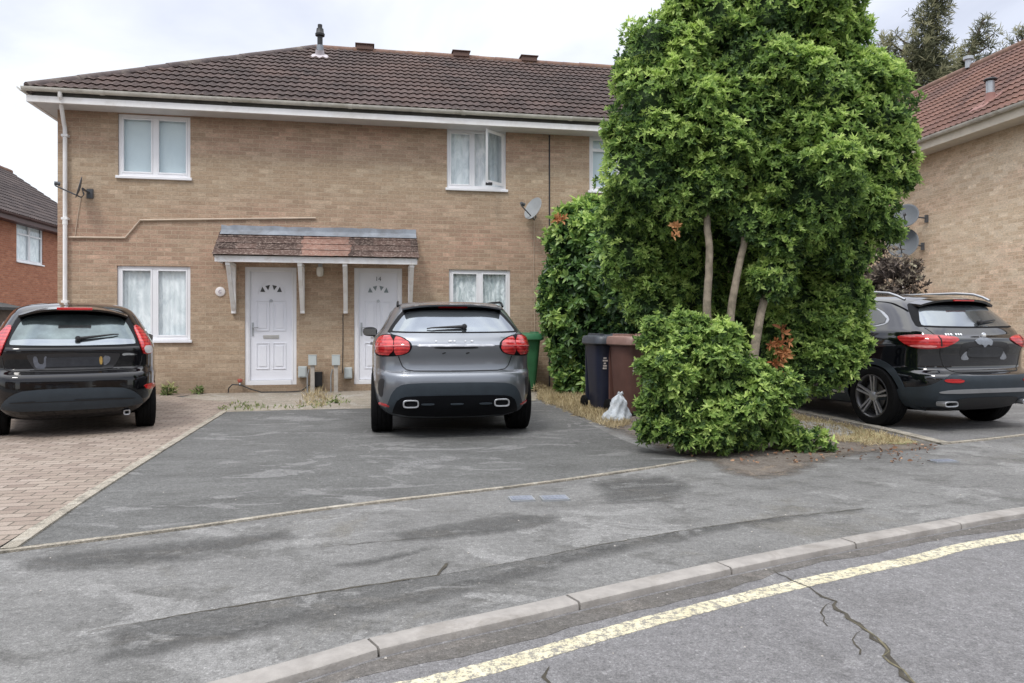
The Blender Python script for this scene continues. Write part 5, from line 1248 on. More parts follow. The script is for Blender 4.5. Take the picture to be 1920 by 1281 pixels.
def lump_points(lumps, dens, rng, inner=.35, keep=.08, rough=.13, up=.5, bright=0.0, minz=.04, clump=3.5, flat=1.0):
    """points over the joined surface of many lumps (x,y,z,rx,ry,rz)"""
    Lp = np.array(lumps, float); Cn, Rd = Lp[:, :3], Lp[:, 3:6]; P_ = []; A_ = []; S_ = []
    for i in range(len(Lp)):
        r = Rd[i]; area = 4*np.pi*(((r[0]*r[1])**1.6+(r[0]*r[2])**1.6+(r[1]*r[2])**1.6)/3)**(1/1.6); n = max(6, int(area*dens))
        u = rng.normal(size=(n, 3)); u /= np.linalg.norm(u, axis=1, keepdims=True)
        bump = 1+rough*(np.sin(u[:, 0]*5+i*1.7)*np.sin(u[:, 1]*6+i)+.8*np.sin(u[:, 2]*7+i*2.3+u[:, 0]*4)+.5*np.sin(u[:, 1]*13+u[:, 2]*11+i))
        inn = rng.random(n) < inner; rad = np.where(inn, rng.uniform(.45, .95, n), 1-np.abs(rng.normal(scale=.07, size=n)))
        p = Cn[i]+u*r*(bump*rad)[:, None]
        dd = np.full(n, 9.0)
        for j in range(len(Lp)):
            if j != i: dd = np.minimum(dd, np.linalg.norm((p-Cn[j])/Rd[j], axis=1))
        ok = ((dd > .78) | (rng.random(n) < keep)) & (p[:, 2] > minz)
        a = u/r; a /= np.linalg.norm(a, axis=1, keepdims=True); a = a+rng.normal(scale=.35, size=a.shape); a[:, 2] += up
        cl = np.sin(p[:, 0]*clump*1.3+i)*np.sin(p[:, 1]*clump+2)*np.sin(p[:, 2]*clump*1.7+i*.7)
        s = .49+.22*u[:, 2]+.28*cl+.16*(bump-1)/max(rough, .01)*.5+rng.normal(scale=.13, size=n)+bright-.42*inn-.30*(1-rad)*(~inn)*3-.25*(dd < .95)  # new tips paler; inner leaves and creases darker, shading put into leaf tone
        P_.append(p[ok]); A_.append(a[ok]); S_.append(s[ok])
    return np.concatenate(P_), np.concatenate(A_), np.clip(np.concatenate(S_), 0, 1)
def sprigs(L_, rg, k=5, f=.34, out=.92, zmin=.1):
    """smaller shoots pushing out of each lump, so that the outline and the light break up"""
    q = []
    for (x, y, z, a, b, c) in L_:
        for _ in range(k):
            u = rg.normal(size=3); u[2] += .25; u[1] -= .3; u /= np.linalg.norm(u); r = min(a, c)*f*rg.uniform(.6, 1.25)
            p = (x+u[0]*a*out, y+u[1]*b*out, z+u[2]*c*out)
            if p[2] > zmin: q.append((*p, r, r, r*.9))
    return q
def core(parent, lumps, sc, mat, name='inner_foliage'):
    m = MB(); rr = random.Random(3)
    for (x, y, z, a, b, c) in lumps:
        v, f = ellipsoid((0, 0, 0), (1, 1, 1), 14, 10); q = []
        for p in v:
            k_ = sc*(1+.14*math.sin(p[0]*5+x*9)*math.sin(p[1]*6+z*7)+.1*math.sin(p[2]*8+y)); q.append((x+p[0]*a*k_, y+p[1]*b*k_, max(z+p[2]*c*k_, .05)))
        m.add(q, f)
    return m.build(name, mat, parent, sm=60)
def lumps_px(L_, Y, flat=.85, shift=None):
    out = []
    for q in L_:
        px, py, r = q[:3]; y = Y+(q[3] if len(q) > 3 else 0); rr_ = r/F*y; p = P(px, py, y); out.append((p.x, p.y, p.z, rr_, rr_*flat, rr_))
    return out
M['leaf'] = leaf_mat('glossy_evergreen_leaf', (.050, .105, .034), (.25, .395, .095), (.60, .75, .23), .46, .55)
M['laurel'] = leaf_mat('laurel_leaf', (.032, .076, .030), (.17, .305, .085), (.52, .68, .19), .34, .38)
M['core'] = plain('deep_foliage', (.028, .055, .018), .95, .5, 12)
M['conifer'] = leaf_mat('conifer_needles', (.11, .12, .07), (.26, .26, .15), (.46, .44, .27), .45, .8)
M['twig'] = leaf_mat('dull_purple_leaf', (.09, .07, .06), (.22, .18, .14), (.40, .37, .26), .2, .7)
M['deadleaf'] = leaf_mat('dead_leaf', (.20, .07, .03), (.42, .16, .06), (.60, .32, .14), .3, .7)
M['litter'] = leaf_mat('fallen_leaf', (.12, .06, .035), (.28, .15, .085), (.46, .30, .18), .1, .8)
M['bark'] = plain('pale_bark', (.27, .225, .17), .9, .4, 14, 1.0, dirt=(.10, .09, .06))
M['darkbark'] = plain('dark_bark', (.09, .07, .055), .9, .3, 10, .5)
M['grassdry'] = leaf_mat('dry_grass_blade', (.30, .23, .13), (.56, .46, .28), (.74, .64, .42), .3, .8)
M['grassgreen'] = leaf_mat('weed_leaf', (.09, .12, .04), (.20, .28, .08), (.42, .42, .18), .3, .6)
rng = np.random.default_rng(11)

def branchy(pts, r0, r1, wob=.02, seed=1, n=10):
    m = spline([Vector(p) for p in pts], .08); rr_ = random.Random(seed); k_ = len(m)
    return [p+Vector((rr_.uniform(-wob, wob)*.4, rr_.uniform(-wob, wob)*.4, 0)) for p in m], [r0+(r1-r0)*i/max(1, k_-1) for i in range(k_)]

# --- big evergreen tree between the driveways
TY = 7.55
tree = thing('evergreen_tree', 'big bushy evergreen with bright leaf tips and bare pale stems beside the black crossover', 'tree', G(1375, 835))
Lm = [(1245,105,82),(1330,45,85),(1440,20,92),(1545,35,78),(1585,95,46),(1400,140,105),(1238,205,95),(1345,250,120),(1490,190,125),(1610,215,95),(1645,300,66),(1225,310,98),(1530,330,125,-.1),(1612,380,66),(1425,345,95,.1),(1270,370,85,.2),
      (1545,435,80,.2),(1175,262,40),(1680,255,36),(1690,330,26),(1205,85,24),(1615,55,22),(1650,150,40),(1178,135,26),(1590,470,50,.2),(1345,-10,48),(1500,-40,80),(1400,-50,60),(1660,430,28,.1),
      (1335,345,58,-.2),(1405,410,50,-.15),(1450,520,42,-.1),(1290,385,40,-.1),(1470,440,60,-.1),(1195,480,62,.55),(1255,455,80,.7),(1225,560,58,.6),(1290,540,68,.9),(1370,450,90,1.0),(1460,470,85,.8),(1420,560,80,1.1),(1500,500,60,.6),(1165,420,42,.5),(1180,370,45,.3),
      (1570,560,55,.4),(1520,600,72,.5),(1575,640,52,.4),(1530,680,60,.4),(1480,620,62,.6),(1560,695,30,.4),(1488,705,34,.5),(1600,600,26,.4),(1610,555,22,.4)]
Lw = lumps_px(Lm, TY); mx = tree.location
Lw = [(a, b, c, d*.94, e*.94, f*.94) for a, b, c, d, e, f in Lw]
Lw = [(a-mx.x, b-mx.y, c, d, e, f) for a, b, c, d, e, f in Lw]
p, a, s = lump_points(Lw, 540, rng, inner=.28, rough=.17, up=.55)
Sp = sprigs(Lw, rng, 7); p2, a2, s2 = lump_points(Sp, 700, rng, inner=.3, keep=.5, rough=.25, up=.7, bright=.14)
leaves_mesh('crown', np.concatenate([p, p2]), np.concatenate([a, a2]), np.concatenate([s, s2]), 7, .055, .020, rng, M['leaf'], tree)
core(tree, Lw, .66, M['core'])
def stem(pxs, Y0, Y1, r0, r1, seed):
    n = len(pxs); w = [P(x, y, Y0+(Y1-Y0)*i/(n-1))-mx for i, (x, y) in enumerate(pxs)]; pp, rr_ = branchy(w, r0, r1, .012, seed); m = MB(); m.tube(pp, rr_, 12); return m.build('stem', M['bark'], tree, sm=60)
stem([(1372,838),(1368,800),(1350,720),(1330,640),(1326,560),(1330,480),(1324,395),(1322,300),(1320,180)], 7.32, 7.40, .050, .024, 1)
stem([(1376,838),(1385,780),(1385,700),(1370,620),(1374,560),(1385,500),(1394,460),(1400,380),(1410,250)], 7.32, 7.40, .048, .024, 2)
stem([(1368,838),(1378,800),(1402,740),(1414,660),(1424,600),(1434,560),(1450,500),(1470,420)], 7.25, 7.6, .055, .030, 3)
pts = np.array([P(1463+rng.normal()*9, 652+rng.normal()*22, 7.52)-mx for _ in range(20)]); leaves_mesh('dead_leaves', pts, np.tile([0, -1, .2], (20, 1))+rng.normal(scale=.4, size=(20, 3)), rng.uniform(.3, .9, 20), 6, .075, .028, rng, M['deadleaf'], tree)
pts = np.array([P(1262+rng.normal()*5, 428+rng.normal()*5, 7.3)-mx for _ in range(5)]); leaves_mesh('dead_leaves', pts, np.tile([0, -1, .2], (5, 1)), rng.uniform(.6, 1, 5), 5, .06, .025, rng, M['deadleaf'], tree)

# --- low bush in front of the stems
BY = 6.95
bush = thing('bush', 'rounded bright green bush at the foot of the big evergreen, beside the bins', 'bush', G(1320, 838))
Lb = [(1330,680,66),(1262,690,62),(1368,715,60),(1268,765,58),(1355,775,72),(1405,712,34),(1280,640,44),(1350,640,30),(1215,800,30,.05),(1230,740,34),(1232,630,28),(1410,755,36),(1305,800,50,-.05),(1225,700,26),(1370,820,30),(1205,640,16),(1200,760,14),(1465,722,26),(1440,765,26),(1218,612,20),(1300,610,16),(1480,745,14),(1205,690,18)]
Lbw = [(a-bush.location.x, b-bush.location.y, c, d, e, f) for a, b, c, d, e, f in lumps_px([(q[0]+8, *q[1:]) for q in Lb], BY)]
Lbw = [(a, b, c, d*.93, e*.93, f*.93) for a, b, c, d, e, f in Lbw]
p, a, s = lump_points(Lbw, 620, rng, inner=.28, rough=.24, up=.55, bright=-.02, clump=6)
Sp = sprigs(Lbw, rng, 6, .36, 1.02); p2, a2, s2 = lump_points(Sp, 760, rng, inner=.3, keep=.5, rough=.3, up=.8, bright=.10)
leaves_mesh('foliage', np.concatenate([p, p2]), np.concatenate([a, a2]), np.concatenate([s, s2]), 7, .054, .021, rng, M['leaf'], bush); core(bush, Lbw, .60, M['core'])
def small_plant(name, label, pxs, Y, dens, L_, W_, mat, bright=0.0, group=None, rough=.2, K=6, cat='plant', up=.8):
    g0 = G(pxs[0][0], HY+HC*F/Y); t = thing(name, label, cat, g0, 0, group)
    lw = [(a-g0.x, b-g0.y, max(c, d*.6), d, e, f) for a, b, c, d, e, f in lumps_px(pxs, Y)]
    p, a, s = lump_points(lw, dens, rng, inner=.5, rough=rough, up=up, bright=bright, minz=.01)
    leaves_mesh('foliage', p, a, s, K, L_, W_, rng, mat, t)
    m = MB(); rr_ = random.Random(int(pxs[0][0]))
    for i in range(7):
        q = p[rr_.randrange(len(p))]; m.tube([(rr_.uniform(-.03, .03), rr_.uniform(-.03, .03), 0), (q[0]*.5, q[1]*.5, q[2]*.6), tuple(q)], [.006, .005, .003], 5)
    m.build('stems', M['darkbark'], t, sm=60); return t
small_plant('ground_shrub', 'low green seedling growth at the right foot of the bush', [(1440,800,34),(1475,815,28),(1415,810,24),(1450,780,20)], 7.15, 420, .07, .027, M['leaf'], .0)
small_plant('ground_shrub', 'little leafy seedlings spreading over bare soil, right of the low bush', [(1510,826,22),(1545,832,17),(1485,830,15),(1530,818,12)], 7.05, 460, .06, .024, M['leaf'], .05)
# --- hedge by the house
hedge = thing('laurel_hedge', 'tall laurel hedge against the terrace end, behind the wheelie bins', 'hedge', G(1110, 738))
Lh = [(1085,432,48),(1125,470,55),(1060,510,34),(1100,540,62),(1060,590,42),(1140,600,60),(1090,640,52),(1170,520,60),(1075,690,34),(1130,680,42),(1190,600,60),(1045,545,26),(1150,430,45),(1060,460,28),(1110,400,26),(1180,670,40),(1105,712,24,-.3),(1065,715,18,-.3),(1030,530,14),(1060,655,20),
      (1180,480,60,-1.5),(1200,560,60,-1.5)]
Lhw = [(a-hedge.location.x, b-hedge.location.y, c, d, e, f) for a, b, c, d, e, f in lumps_px(Lh, 13.1, 1.1)]
p, a, s = lump_points(Lhw+sprigs(Lhw, rng, 4, .3), 165, rng, inner=.25, rough=.2, up=.35, clump=2.4, keep=.2)
s = np.clip(s+np.clip((p[:, 2]-2.6)*.35, -.12, .3), 0, 1); sml = np.clip(s+.15*(p[:, 2] < .9), 0, 1)
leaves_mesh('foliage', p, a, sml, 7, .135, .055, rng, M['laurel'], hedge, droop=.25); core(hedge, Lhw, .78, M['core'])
m = MB()
for q in ((0, 0), (.35, -.1), (-.3, .05)): m.tube([(q[0], q[1], 0), (q[0]*1.1, q[1], .6), (q[0]*1.3, q[1]+.1, 1.8)], [.04, .035, .02], 8)
m.build('stems', M['darkbark'], hedge, sm=60)
pts = np.array([P(1048+rng.normal()*4, 413+rng.normal()*6, 12.45)-hedge.location for _ in range(7)]); leaves_mesh('dead_leaves', pts, np.tile([0, -1, .2], (7, 1)), rng.uniform(.4, .8, 7), 5, .10, .04, rng, M['deadleaf'], hedge)
# light panel seen through the hedge: pieces of a white garden gate beside the house end
gt = thing('garden_gate', 'scrap of white boarded gate showing through the laurel hedge', 'gate', G(1130, 724), R(11))
m = MB()
for i in range(9): m.box(-1.2+i*.2, 0, .05, -1.02+i*.2, .03, 1.32+.02*(i % 2))
m.build('boards', plain('pale_gate_paint', (.55, .56, .55), .6, .15), gt)
m = MB(); m.box(-1.2, .03, .3, .6, .06, .4); m.box(-1.2, .03, 1.05, .6, .06, 1.15); m.build('rail', M['paint'], gt)
gt.location = gt.location+Vector((.1, .35, 0))

# --- purple brown shrub against the right house
sh_ = thing('shrub', 'twiggy brown purple shrub under the dishes of the right house', 'shrub', G(1672, 738))
Ls = [(1665,505,38),(1700,520,30),(1640,520,32),(1680,560,40),(1650,580,45),(1700,575,30),(1620,560,36),(1715,500,14),(1650,470,16)]
Lsw = [(a-sh_.location.x, b-sh_.location.y, c, d, e, f) for a, b, c, d, e, f in lumps_px(Ls, 13.2)]
p, a, s = lump_points(Lsw, 90, rng, inner=.5, rough=.25, up=.3, clump=4); leaves_mesh('foliage', p, a, s, 6, .09, .03, rng, M['twig'], sh_)
m = MB(); rr_ = random.Random(5)
for i in range(60):
    q = p[rr_.randrange(len(p))]*1.05; m.tube([(rr_.uniform(-.1, .1), rr_.uniform(-.1, .1), 0), (q[0]*.5, q[1]*.5, q[2]*.55), tuple(q)], [.014, .009, .004], 5)
m.build('stems', M['darkbark'], sh_, sm=60); core(sh_, Lsw, .5, plain('shrub_inside', (.045, .035, .03), .95, .4, 12))

# --- conifers beyond the roofs
def conifer(label, lumps, trunk, Y, dens, group='tall conifers behind the right hand house'):
    base = G(trunk[0][0], HY+HC*F/Y); t = thing('conifer', label, 'tree', base, 0, group)
    w = [P(x, y, Y)-base for x, y in trunk]; w[0].z = 0; m = MB(); pp, rr_ = branchy(w, .28, .04, .05, 2); m.tube(pp, rr_, 10)
    lw = [(a-base.x, b-base.y, c, d*.8, e*.8, f*.8) for a, b, c, d, e, f in lumps_px(lumps, Y)]
    for i, q in enumerate(lw):      # a limb to each tuft
        c = Vector(q[:3]); k_ = min(pp, key=lambda v: (v-c).length+abs(v.z-(c.z-.8))*.8)
        m.tube([k_, k_.lerp(c, .5)+Vector((0, 0, -.12)), c], [.07, .05, .02], 6)
    m.build('trunk', M['darkbark'], t, sm=60)
    p, a, s = lump_points(lw, dens, rng, inner=.6, rough=.5, up=.2, keep=.6, clump=1.5); a = a*np.array([1, 1, .5])+np.array([.45, 0, .35])
    leaves_mesh('crown', p, a, s, 6, .30, .035, rng, M['conifer'], t, lay=.7); return t
conifer('tallest olive conifer behind the right roof, leaning and thin topped', [(1758,5,26),(1745,30,30),(1762,-20,24),(1740,55,30),(1728,85,36),(1762,75,20),(1712,115,40),(1750,115,34),(1735,150,46),(1695,160,34),(1770,150,32),(1690,190,40),(1740,190,45),(1665,78,14),(1655,92,12),(1680,66,8),(1668,100,10),(1685,130,16)], [(1705, 740), (1712, 300), (1725, 150), (1745, 60), (1760, -20)], 31, 40)
conifer('windswept conifer with a curved side limb, right of the tallest one', [(1846,42,12),(1838,60,15),(1830,78,16),(1815,95,20),(1800,115,20),(1855,85,12),(1822,118,18),(1785,135,24),(1865,62,7),(1850,110,12)], [(1800, 740), (1795, 300), (1795, 160), (1820, 95), (1845, 35)], 33, 34)
conifer('sprig of dark conifer poking over the ridge at the right edge', [(1905,68,10),(1915,55,9),(1895,80,10),(1880,90,10),(1925,65,14),(1940,80,20)], [(1935, 740), (1930, 300), (1920, 90)], 34, 24)

# --- weeds, dry grass, litter
def blades(name, pts, L_, W_, mat, seed=1, lean=.5, kind='stuff'):
    r_ = np.random.default_rng(seed); n = len(pts); p = np.array(pts); a = np.tile([0, 0, 1.0], (n, 1))+r_.normal(scale=lean, size=(n, 3)); a[:, 2] = np.abs(a[:, 2])+.2
    o = leaves_mesh(name, p, a, np.clip(r_.normal(.5, .25, n), 0, 1), 4, L_, W_, r_, mat, None, lay=.9, spread=.8); tag(o, kind=kind); return o
def inpoly(poly, n, r_):
    pts = [Vector(q) for q in poly]; xs = [q.x for q in pts]; ys = [q.y for q in pts]; out = []
    while len(out) < n:
        x, y = r_.uniform(min(xs), max(xs)), r_.uniform(min(ys), max(ys)); c = False; j = len(pts)-1
        for i in range(len(pts)):
            if (pts[i].y > y) != (pts[j].y > y) and x < (pts[j].x-pts[i].x)*(y-pts[i].y)/(pts[j].y-pts[i].y)+pts[i].x: c = not c
            j = i
        if c: out.append((x, y, .012))
    return out
r1 = random.Random(8)
blades('dry_grass', inpoly([G(*q) for q in ((1008, 752), (1050, 768), (1110, 795), (1150, 808), (1185, 800), (1150, 770), (1100, 742), (1010, 728))], 2600, r1), .075, .006, M['grassdry'], 3)['label'] = 'dry straw coloured grass in front of the hedge and bins'
blades('dry_grass', [(x+r1.gauss(0, .0), y, z) for x, y, z in inpoly([G(*q) for q in ((556, 762), (575, 740), (585, 728), (612, 732), (625, 750), (600, 768))], 90, r1)], .12, .008, M['grassdry'], 4)['label'] = 'pale dry tuft at the foot of the wall posts'
blades('verge_grass', inpoly([G(*q) for q in ((1425, 762), (1500, 782), (1600, 803), (1720, 832), (1640, 840), (1560, 830), (1450, 806), (1400, 785))], 1500, r1), .05, .006, M['grassdry'], 5)['label'] = 'short yellowed grass along the right driveway edging'
blades('weeds', inpoly([G(*q) for q in ((395, 772), (440, 757), (470, 757), (560, 768), (555, 762), (640, 742), (660, 762), (560, 770))], 130, r1), .05, .012, M['grassgreen'], 6)['label'] = 'small green weeds in the joint between paving and driveway'
r2_ = random.Random(4)
def wall_weed(px, py, hpx, label, mat, L_=.07):
    d = HC*F/(py-HY); small_plant('weed', label, [(px, py-hpx*.5, hpx*.55), (px-hpx*.4, py-hpx*.3, hpx*.35), (px+hpx*.4, py-hpx*.3, hpx*.3)], d, 330, L_, .02, mat, .1, K=5, up=.7)
wall_weed(372, 740, 15, 'leafy green weed at the wall foot under the lower left window', M['grassgreen'])
wall_weed(316, 742, 17, 'thin straggly weed at the wall foot, left of the leafy one', M['grassgreen'], .10)
wall_weed(630, 757, 10, 'tiny moss green tuft on the apron left of the silver car', M['grassgreen'], .03)
wall_weed(1010, 735, 16, 'brown dry weed beside the green bin', M['grassdry'], .09)
# fallen leaves
pts = inpoly([G(*q) for q in ((1230, 842), (1300, 858), (1400, 872), (1520, 872), (1640, 858), (1760, 850), (1750, 832), (1640, 835), (1560, 845), (1480, 838), (1380, 836), (1250, 832))], 190, r1)+inpoly([G(*q) for q in ((1600, 862), (1700, 872), (1790, 880), (1700, 850))], 30, r1)
n = len(pts); r_ = np.random.default_rng(7)
lo_ = leaves_mesh('leaf_litter', np.array(pts)+np.array([0, 0, .006]), np.tile([0, 0, 1.0], (n, 1))+r_.normal(scale=.4, size=(n, 3)), r_.uniform(0, .8, n), 1, .042, .020, r_, M['litter'], None, lay=.05); tag(lo_, kind='stuff'); lo_['label'] = 'fallen brown leaves on the soil under the bush'
M['grit'] = plain('pale_grit', (.40, .37, .33), .9, .4, 40)
gm = MB(); rg = random.Random(12)
def pebble(x, y, z, r): gm.add([(x+r*math.cos(a)*rg.uniform(.7, 1.2), y+r*math.sin(a)*rg.uniform(.7, 1.2), z) for a in (0, 1.3, 2.5, 3.8, 5.1)]+[(x, y, z+r*.8)], [(i, (i+1) % 5, 5) for i in range(5)])
for i in range(520):
    j = rg.randrange(60, len(kin)-60); q = kin[j]; d = rg.uniform(-.5, .05)
    if rg.random() < .6: pp = offset(kin[j-1:j+2], -.13-abs(rg.gauss(0, .05)))[1]; pebble(pp.x, pp.y, RZ+.004, rg.uniform(.002, .007))
    else: pebble(rg.uniform(-4, 5), rg.uniform(2.3, 7.5), .004, rg.uniform(.002, .006)) 
tag(gm.build('grit', M['grit'], bevel=None), kind='stuff')['label'] = 'loose grit and chippings along the kerb'
# ---------------------------------------------------------------- bins and bag
def wheelie(label, pos, rz, body_c, lid_c, group='wheelie bins', mark=False):
    t = thing('wheelie_bin', label, 'wheelie bin', pos, rz, group)
    mt = plain('bin_body_%d' % len(bpy.data.materials), body_c, .5, .18, 5, .1); ml = plain('bin_lid_%d' % len(bpy.data.materials), lid_c, .45, .2, 5)
    m = MB(); n = 40
    def ring(w, d, z, oy=0, e=5):
        v = []
        for i in range(n):
            a = 2*math.pi*i/n; c, s = math.cos(a), math.sin(a); v.append((w/2*math.copysign(abs(c)**(2/e), c), oy+d/2*math.copysign(abs(s)**(2/e), s), z))
        return v
    rs = [ring(.35, .42, .05, .05), ring(.37, .44, .10, .05), ring(.49, .60, .90, 0), ring(.495, .61, .925, 0), ring(.55, .66, .93, 0), ring(.55, .66, .965, 0), ring(.50, .60, .965, 0)]
    m.add([p for r_ in rs for p in r_], [(j*n+i, j*n+(i+1) % n, (j+1)*n+(i+1) % n, (j+1)*n+i) for j in range(len(rs)-1) for i in range(n)]+[tuple(range(n))[::-1]])
    m.box(-.20, .30, .12, .20, .34, .90)
    m.build('body', mt, t, sm=35)
    m = MB(); rs = [ring(.585, .71, .94, -.025), ring(.60, .73, .95, -.025), ring(.595, .725, 1.01, -.025), ring(.57, .69, 1.045, -.02), ring(.52, .62, 1.055, -.02), ring(.05, .05, 1.07, -.02)]
    m.add([p for r_ in rs for p in r_], [(j*n+i, j*n+(i+1) % n, (j+1)*n+(i+1) % n, (j+1)*n+i) for j in range(len(rs)-1) for i in range(n)]+[tuple(range(n))[::-1], tuple(range(5*n, 6*n))])
    m.box(-.20, -.26, 1.045, -.14, .22, 1.085); m.box(.14, -.26, 1.045, .20, .22, 1.085)
    m.build('lid', ml, t, sm=35)
    m = MB(); m.tube([(-.24, .30, .99), (-.22, .39, 1.0), (.22, .39, 1.0), (.24, .30, .99)], .016, 8); m.build('handle', ml, t, sm=50)
    for s in (-1, 1):
        m = MB(); m.lathe([(.001, -.03), (.085, -.03), (.10, -.02), (.10, .02), (.085, .03), (.001, .03)], 24, axis='x', o=(s*.24, .27, .10)); m.build('wheel', M['tyre'], t, sm=35)
    if mark:
        m = MB(); rr = random.Random(3)
        for i in range(5):
            z = .60+i*.035; yy = -.17-(z-.1)*.1625; m.box(-.15+rr.uniform(-.01, .01), yy-.006, z, -.12+rr.uniform(0, .03), yy+.02, z+.022)
        o = m.build('lettering', plain('faded_print_%d' % len(bpy.data.materials), (.55, .50, .47), .6, .2), t)
    return t
wheelie('black wheelie bin beside the brown one in front of the hedge', G(1140, 772)+Vector((0, .12, 0)), R(14), (.018, .022, .045), (.055, .062, .075), mark=True)
wheelie('brown wheelie bin half behind the bright green bush', G(1186, 778)+Vector((.01, -.05, 0)), R(20), (.135, .068, .055), (.27, .165, .135), mark=True)
wheelie('green wheelie bin by the house wall, partly behind the silver car', G(984, 734)+Vector((0, 0, 0)), R(11), (.04, .16, .07), (.045, .18, .085))
# knotted carrier bag
t = thing('carrier_bag', 'small white plastic bag slumped on the ground against the bins', 'bag', G(1158, 792), R(10))
m = MB(); n, k_ = 40, 26; vs = []
for j in range(k_+1):
    v = j/k_; z = .35*v; r_ = .155*(1-v**1.6)**.7*(1+.12*math.sin(v*9))+.008
    for i in range(n):
        a = 2*math.pi*i/n; w = 1+.14*math.sin(a*3+v*5)+.09*math.sin(a*7-v*9)+.05*math.sin(a*13+v*20)
        vs.append((r_*w*math.cos(a)-.03+.06*v, r_*w*math.sin(a)*.85, z*(1+.05*math.sin(a*2))))
m.add(vs, [(j*n+i, j*n+(i+1) % n, (j+1)*n+(i+1) % n, (j+1)*n+i) for j in range(k_) for i in range(n)]); 
k = N('thin_white_plastic'); k.set(Roughness=.35, Transmission_Weight=.0); k.col(k.ramp(k.noise(9, 6, .7, k.coord()), [(.35, (.46, .51, .55)), (.65, (.72, .76, .79))])); k.bump(k.noise(22, 6, .75, k.coord(), 1.5), 1.0, .02)
m.build('bag', k.m, t, sm=60)
m = MB(); m.tube([(.03, 0, .325), (.045, .01, .355), (.07, .0, .365)], [.03, .016, .022], 8); m.tube([(.03, 0, .325), (.02, -.01, .355), (.005, .0, .37)], [.028, .016, .02], 8); m.build('knot', k.m, t, sm=60)

# the matching terrace across the road, behind the viewpoint: it shows in the paint and glass
for i, (x, y, a_, lab) in enumerate(((9.5, -13.5, 184, 'buff brick terrace across the road, directly behind the viewpoint'), (-7.5, -14.0, 170, 'buff brick terrace across the road, further along to the left'), (26, -10, 196, 'buff brick terrace across the road, further along to the right'))):
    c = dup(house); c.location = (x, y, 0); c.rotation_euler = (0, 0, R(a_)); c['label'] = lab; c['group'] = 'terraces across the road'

# ---------------------------------------------------------------- light, sky, camera
w = bpy.data.worlds.new('World'); bpy.context.scene.world = w; w.use_nodes = True; nt = w.node_tree; nt.nodes.clear()
out = nt.nodes.new('ShaderNodeOutputWorld')
SE, SA = R(55), R(205)      # sun height; compass bearing it comes from (behind the camera, a little left)
sky = nt.nodes.new('ShaderNodeTexSky'); sky.sky_type = 'NISHITA'; sky.sun_disc = False; sky.sun_elevation = SE; sky.sun_rotation = SA
b1 = nt.nodes.new('ShaderNodeBackground'); b1.inputs[1].default_value = .05; nt.links.new(sky.outputs[0], b1.inputs[0])
tc = nt.nodes.new('ShaderNodeTexCoord'); sp = nt.nodes.new('ShaderNodeSeparateXYZ'); nt.links.new(tc.outputs['Generated'], sp.inputs[0])
mp = nt.nodes.new('ShaderNodeMapping'); mp.inputs['Scale'].default_value = (1, 1, 2.6); mp.inputs['Location'].default_value = (.35, 0, .1); nt.links.new(tc.outputs['Generated'], mp.inputs[0])
nz = nt.nodes.new('ShaderNodeTexNoise'); nz.inputs['Scale'].default_value = 2.3; nz.inputs['Detail'].default_value = 7; nz.inputs['Roughness'].default_value = .5; nz.inputs['Distortion'].default_value = .35; nt.links.new(mp.outputs[0], nz.inputs['Vector'])
rp = nt.nodes.new('ShaderNodeValToRGB'); e = rp.color_ramp.elements; e[0].position = .33; e[0].color = (.62, .63, .71, 1); e[1].position = .56; e[1].color = (1.0, 1.0, 1.0, 1); q = e.new(.45); q.color = (.80, .81, .88, 1); nt.links.new(nz.outputs[0], rp.inputs[0])
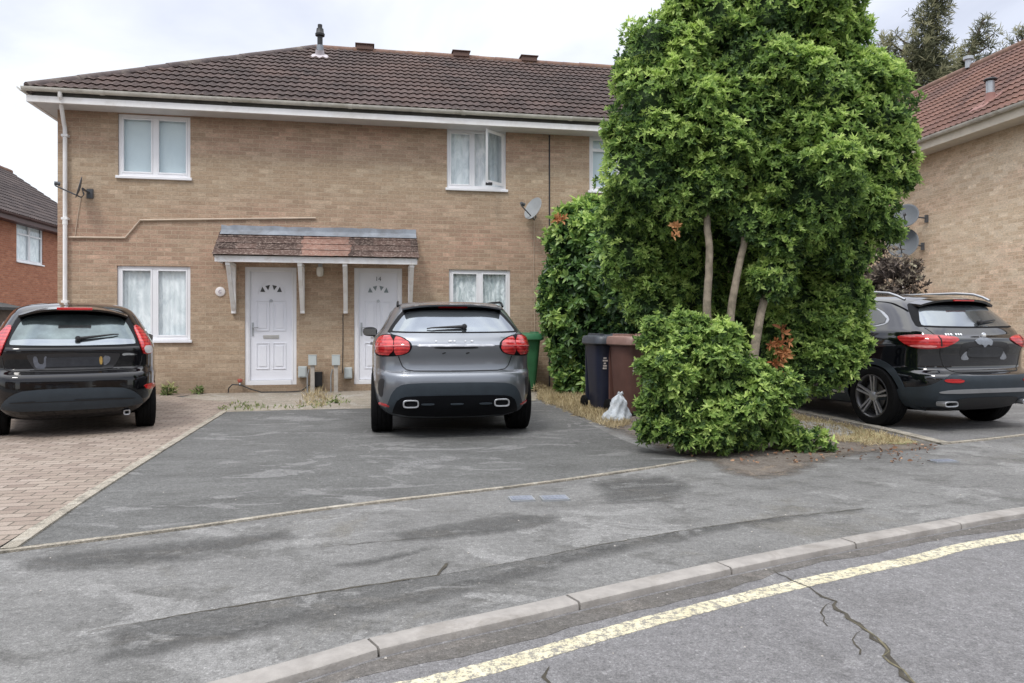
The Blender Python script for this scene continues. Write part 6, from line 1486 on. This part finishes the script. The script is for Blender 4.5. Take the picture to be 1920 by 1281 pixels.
# overcast dome: brighter towards the zenith, and pale at the horizon
def mth(op, a, b):
    x = nt.nodes.new('ShaderNodeMath'); x.operation = op
    for i, v in ((0, a), (1, b)):
        if hasattr(v, 'links'): nt.links.new(v, x.inputs[i])
        else: x.inputs[i].default_value = v
    return x.outputs[0]
z = mth('MAXIMUM', sp.outputs[2], 0.0)
hz = nt.nodes.new('ShaderNodeMapRange'); nt.links.new(z, hz.inputs[0]); hz.inputs[1].default_value = 0; hz.inputs[2].default_value = .30; hz.inputs[3].default_value = .65; hz.inputs[4].default_value = 0
mx = nt.nodes.new('ShaderNodeMix'); mx.data_type = 'RGBA'; nt.links.new(hz.outputs[0], mx.inputs[0]); nt.links.new(rp.outputs[0], mx.inputs[6]); mx.inputs[7].default_value = (.98, .98, 1.0, 1)
zen = nt.nodes.new('ShaderNodeMapRange'); nt.links.new(z, zen.inputs[0]); zen.inputs[1].default_value = .45; zen.inputs[2].default_value = 1.0; zen.inputs[3].default_value = .93; zen.inputs[4].default_value = 3.1
b2 = nt.nodes.new('ShaderNodeBackground'); nt.links.new(mx.outputs[2], b2.inputs[0]); nt.links.new(zen.outputs[0], b2.inputs[1])
ad = nt.nodes.new('ShaderNodeAddShader'); nt.links.new(b1.outputs[0], ad.inputs[0]); nt.links.new(b2.outputs[0], ad.inputs[1]); nt.links.new(ad.outputs[0], out.inputs[0])
sl_ = bpy.data.lights.new('sun', 'SUN'); sl_.energy = 1.45; sl_.angle = R(11); sl_.color = (1, .97, .92)
so_ = bpy.data.objects.new('sun', sl_); C.objects.link(so_)
d = Vector((math.sin(SA)*math.cos(SE), math.cos(SA)*math.cos(SE), math.sin(SE))); so_.rotation_mode = 'QUATERNION'; so_.rotation_quaternion = d.to_track_quat('Z', 'Y')
cam = bpy.data.cameras.new('camera'); cam.sensor_width = 36; cam.lens = 36*F/1920; cam.shift_y = (HY-640.5)/1920; cam.clip_end = 1200; cam.clip_start = .05
co = bpy.data.objects.new('camera', cam); C.objects.link(co); co.location = (0, 0, HC); co.rotation_euler = (R(90), 0, 0)
sc = bpy.context.scene; sc.camera = co; sc.view_settings.view_transform = 'Standard'; sc.view_settings.look = 'None'; sc.view_settings.exposure = 0
sc.cycles.max_bounces = 8; sc.cycles.transparent_max_bounces = 12
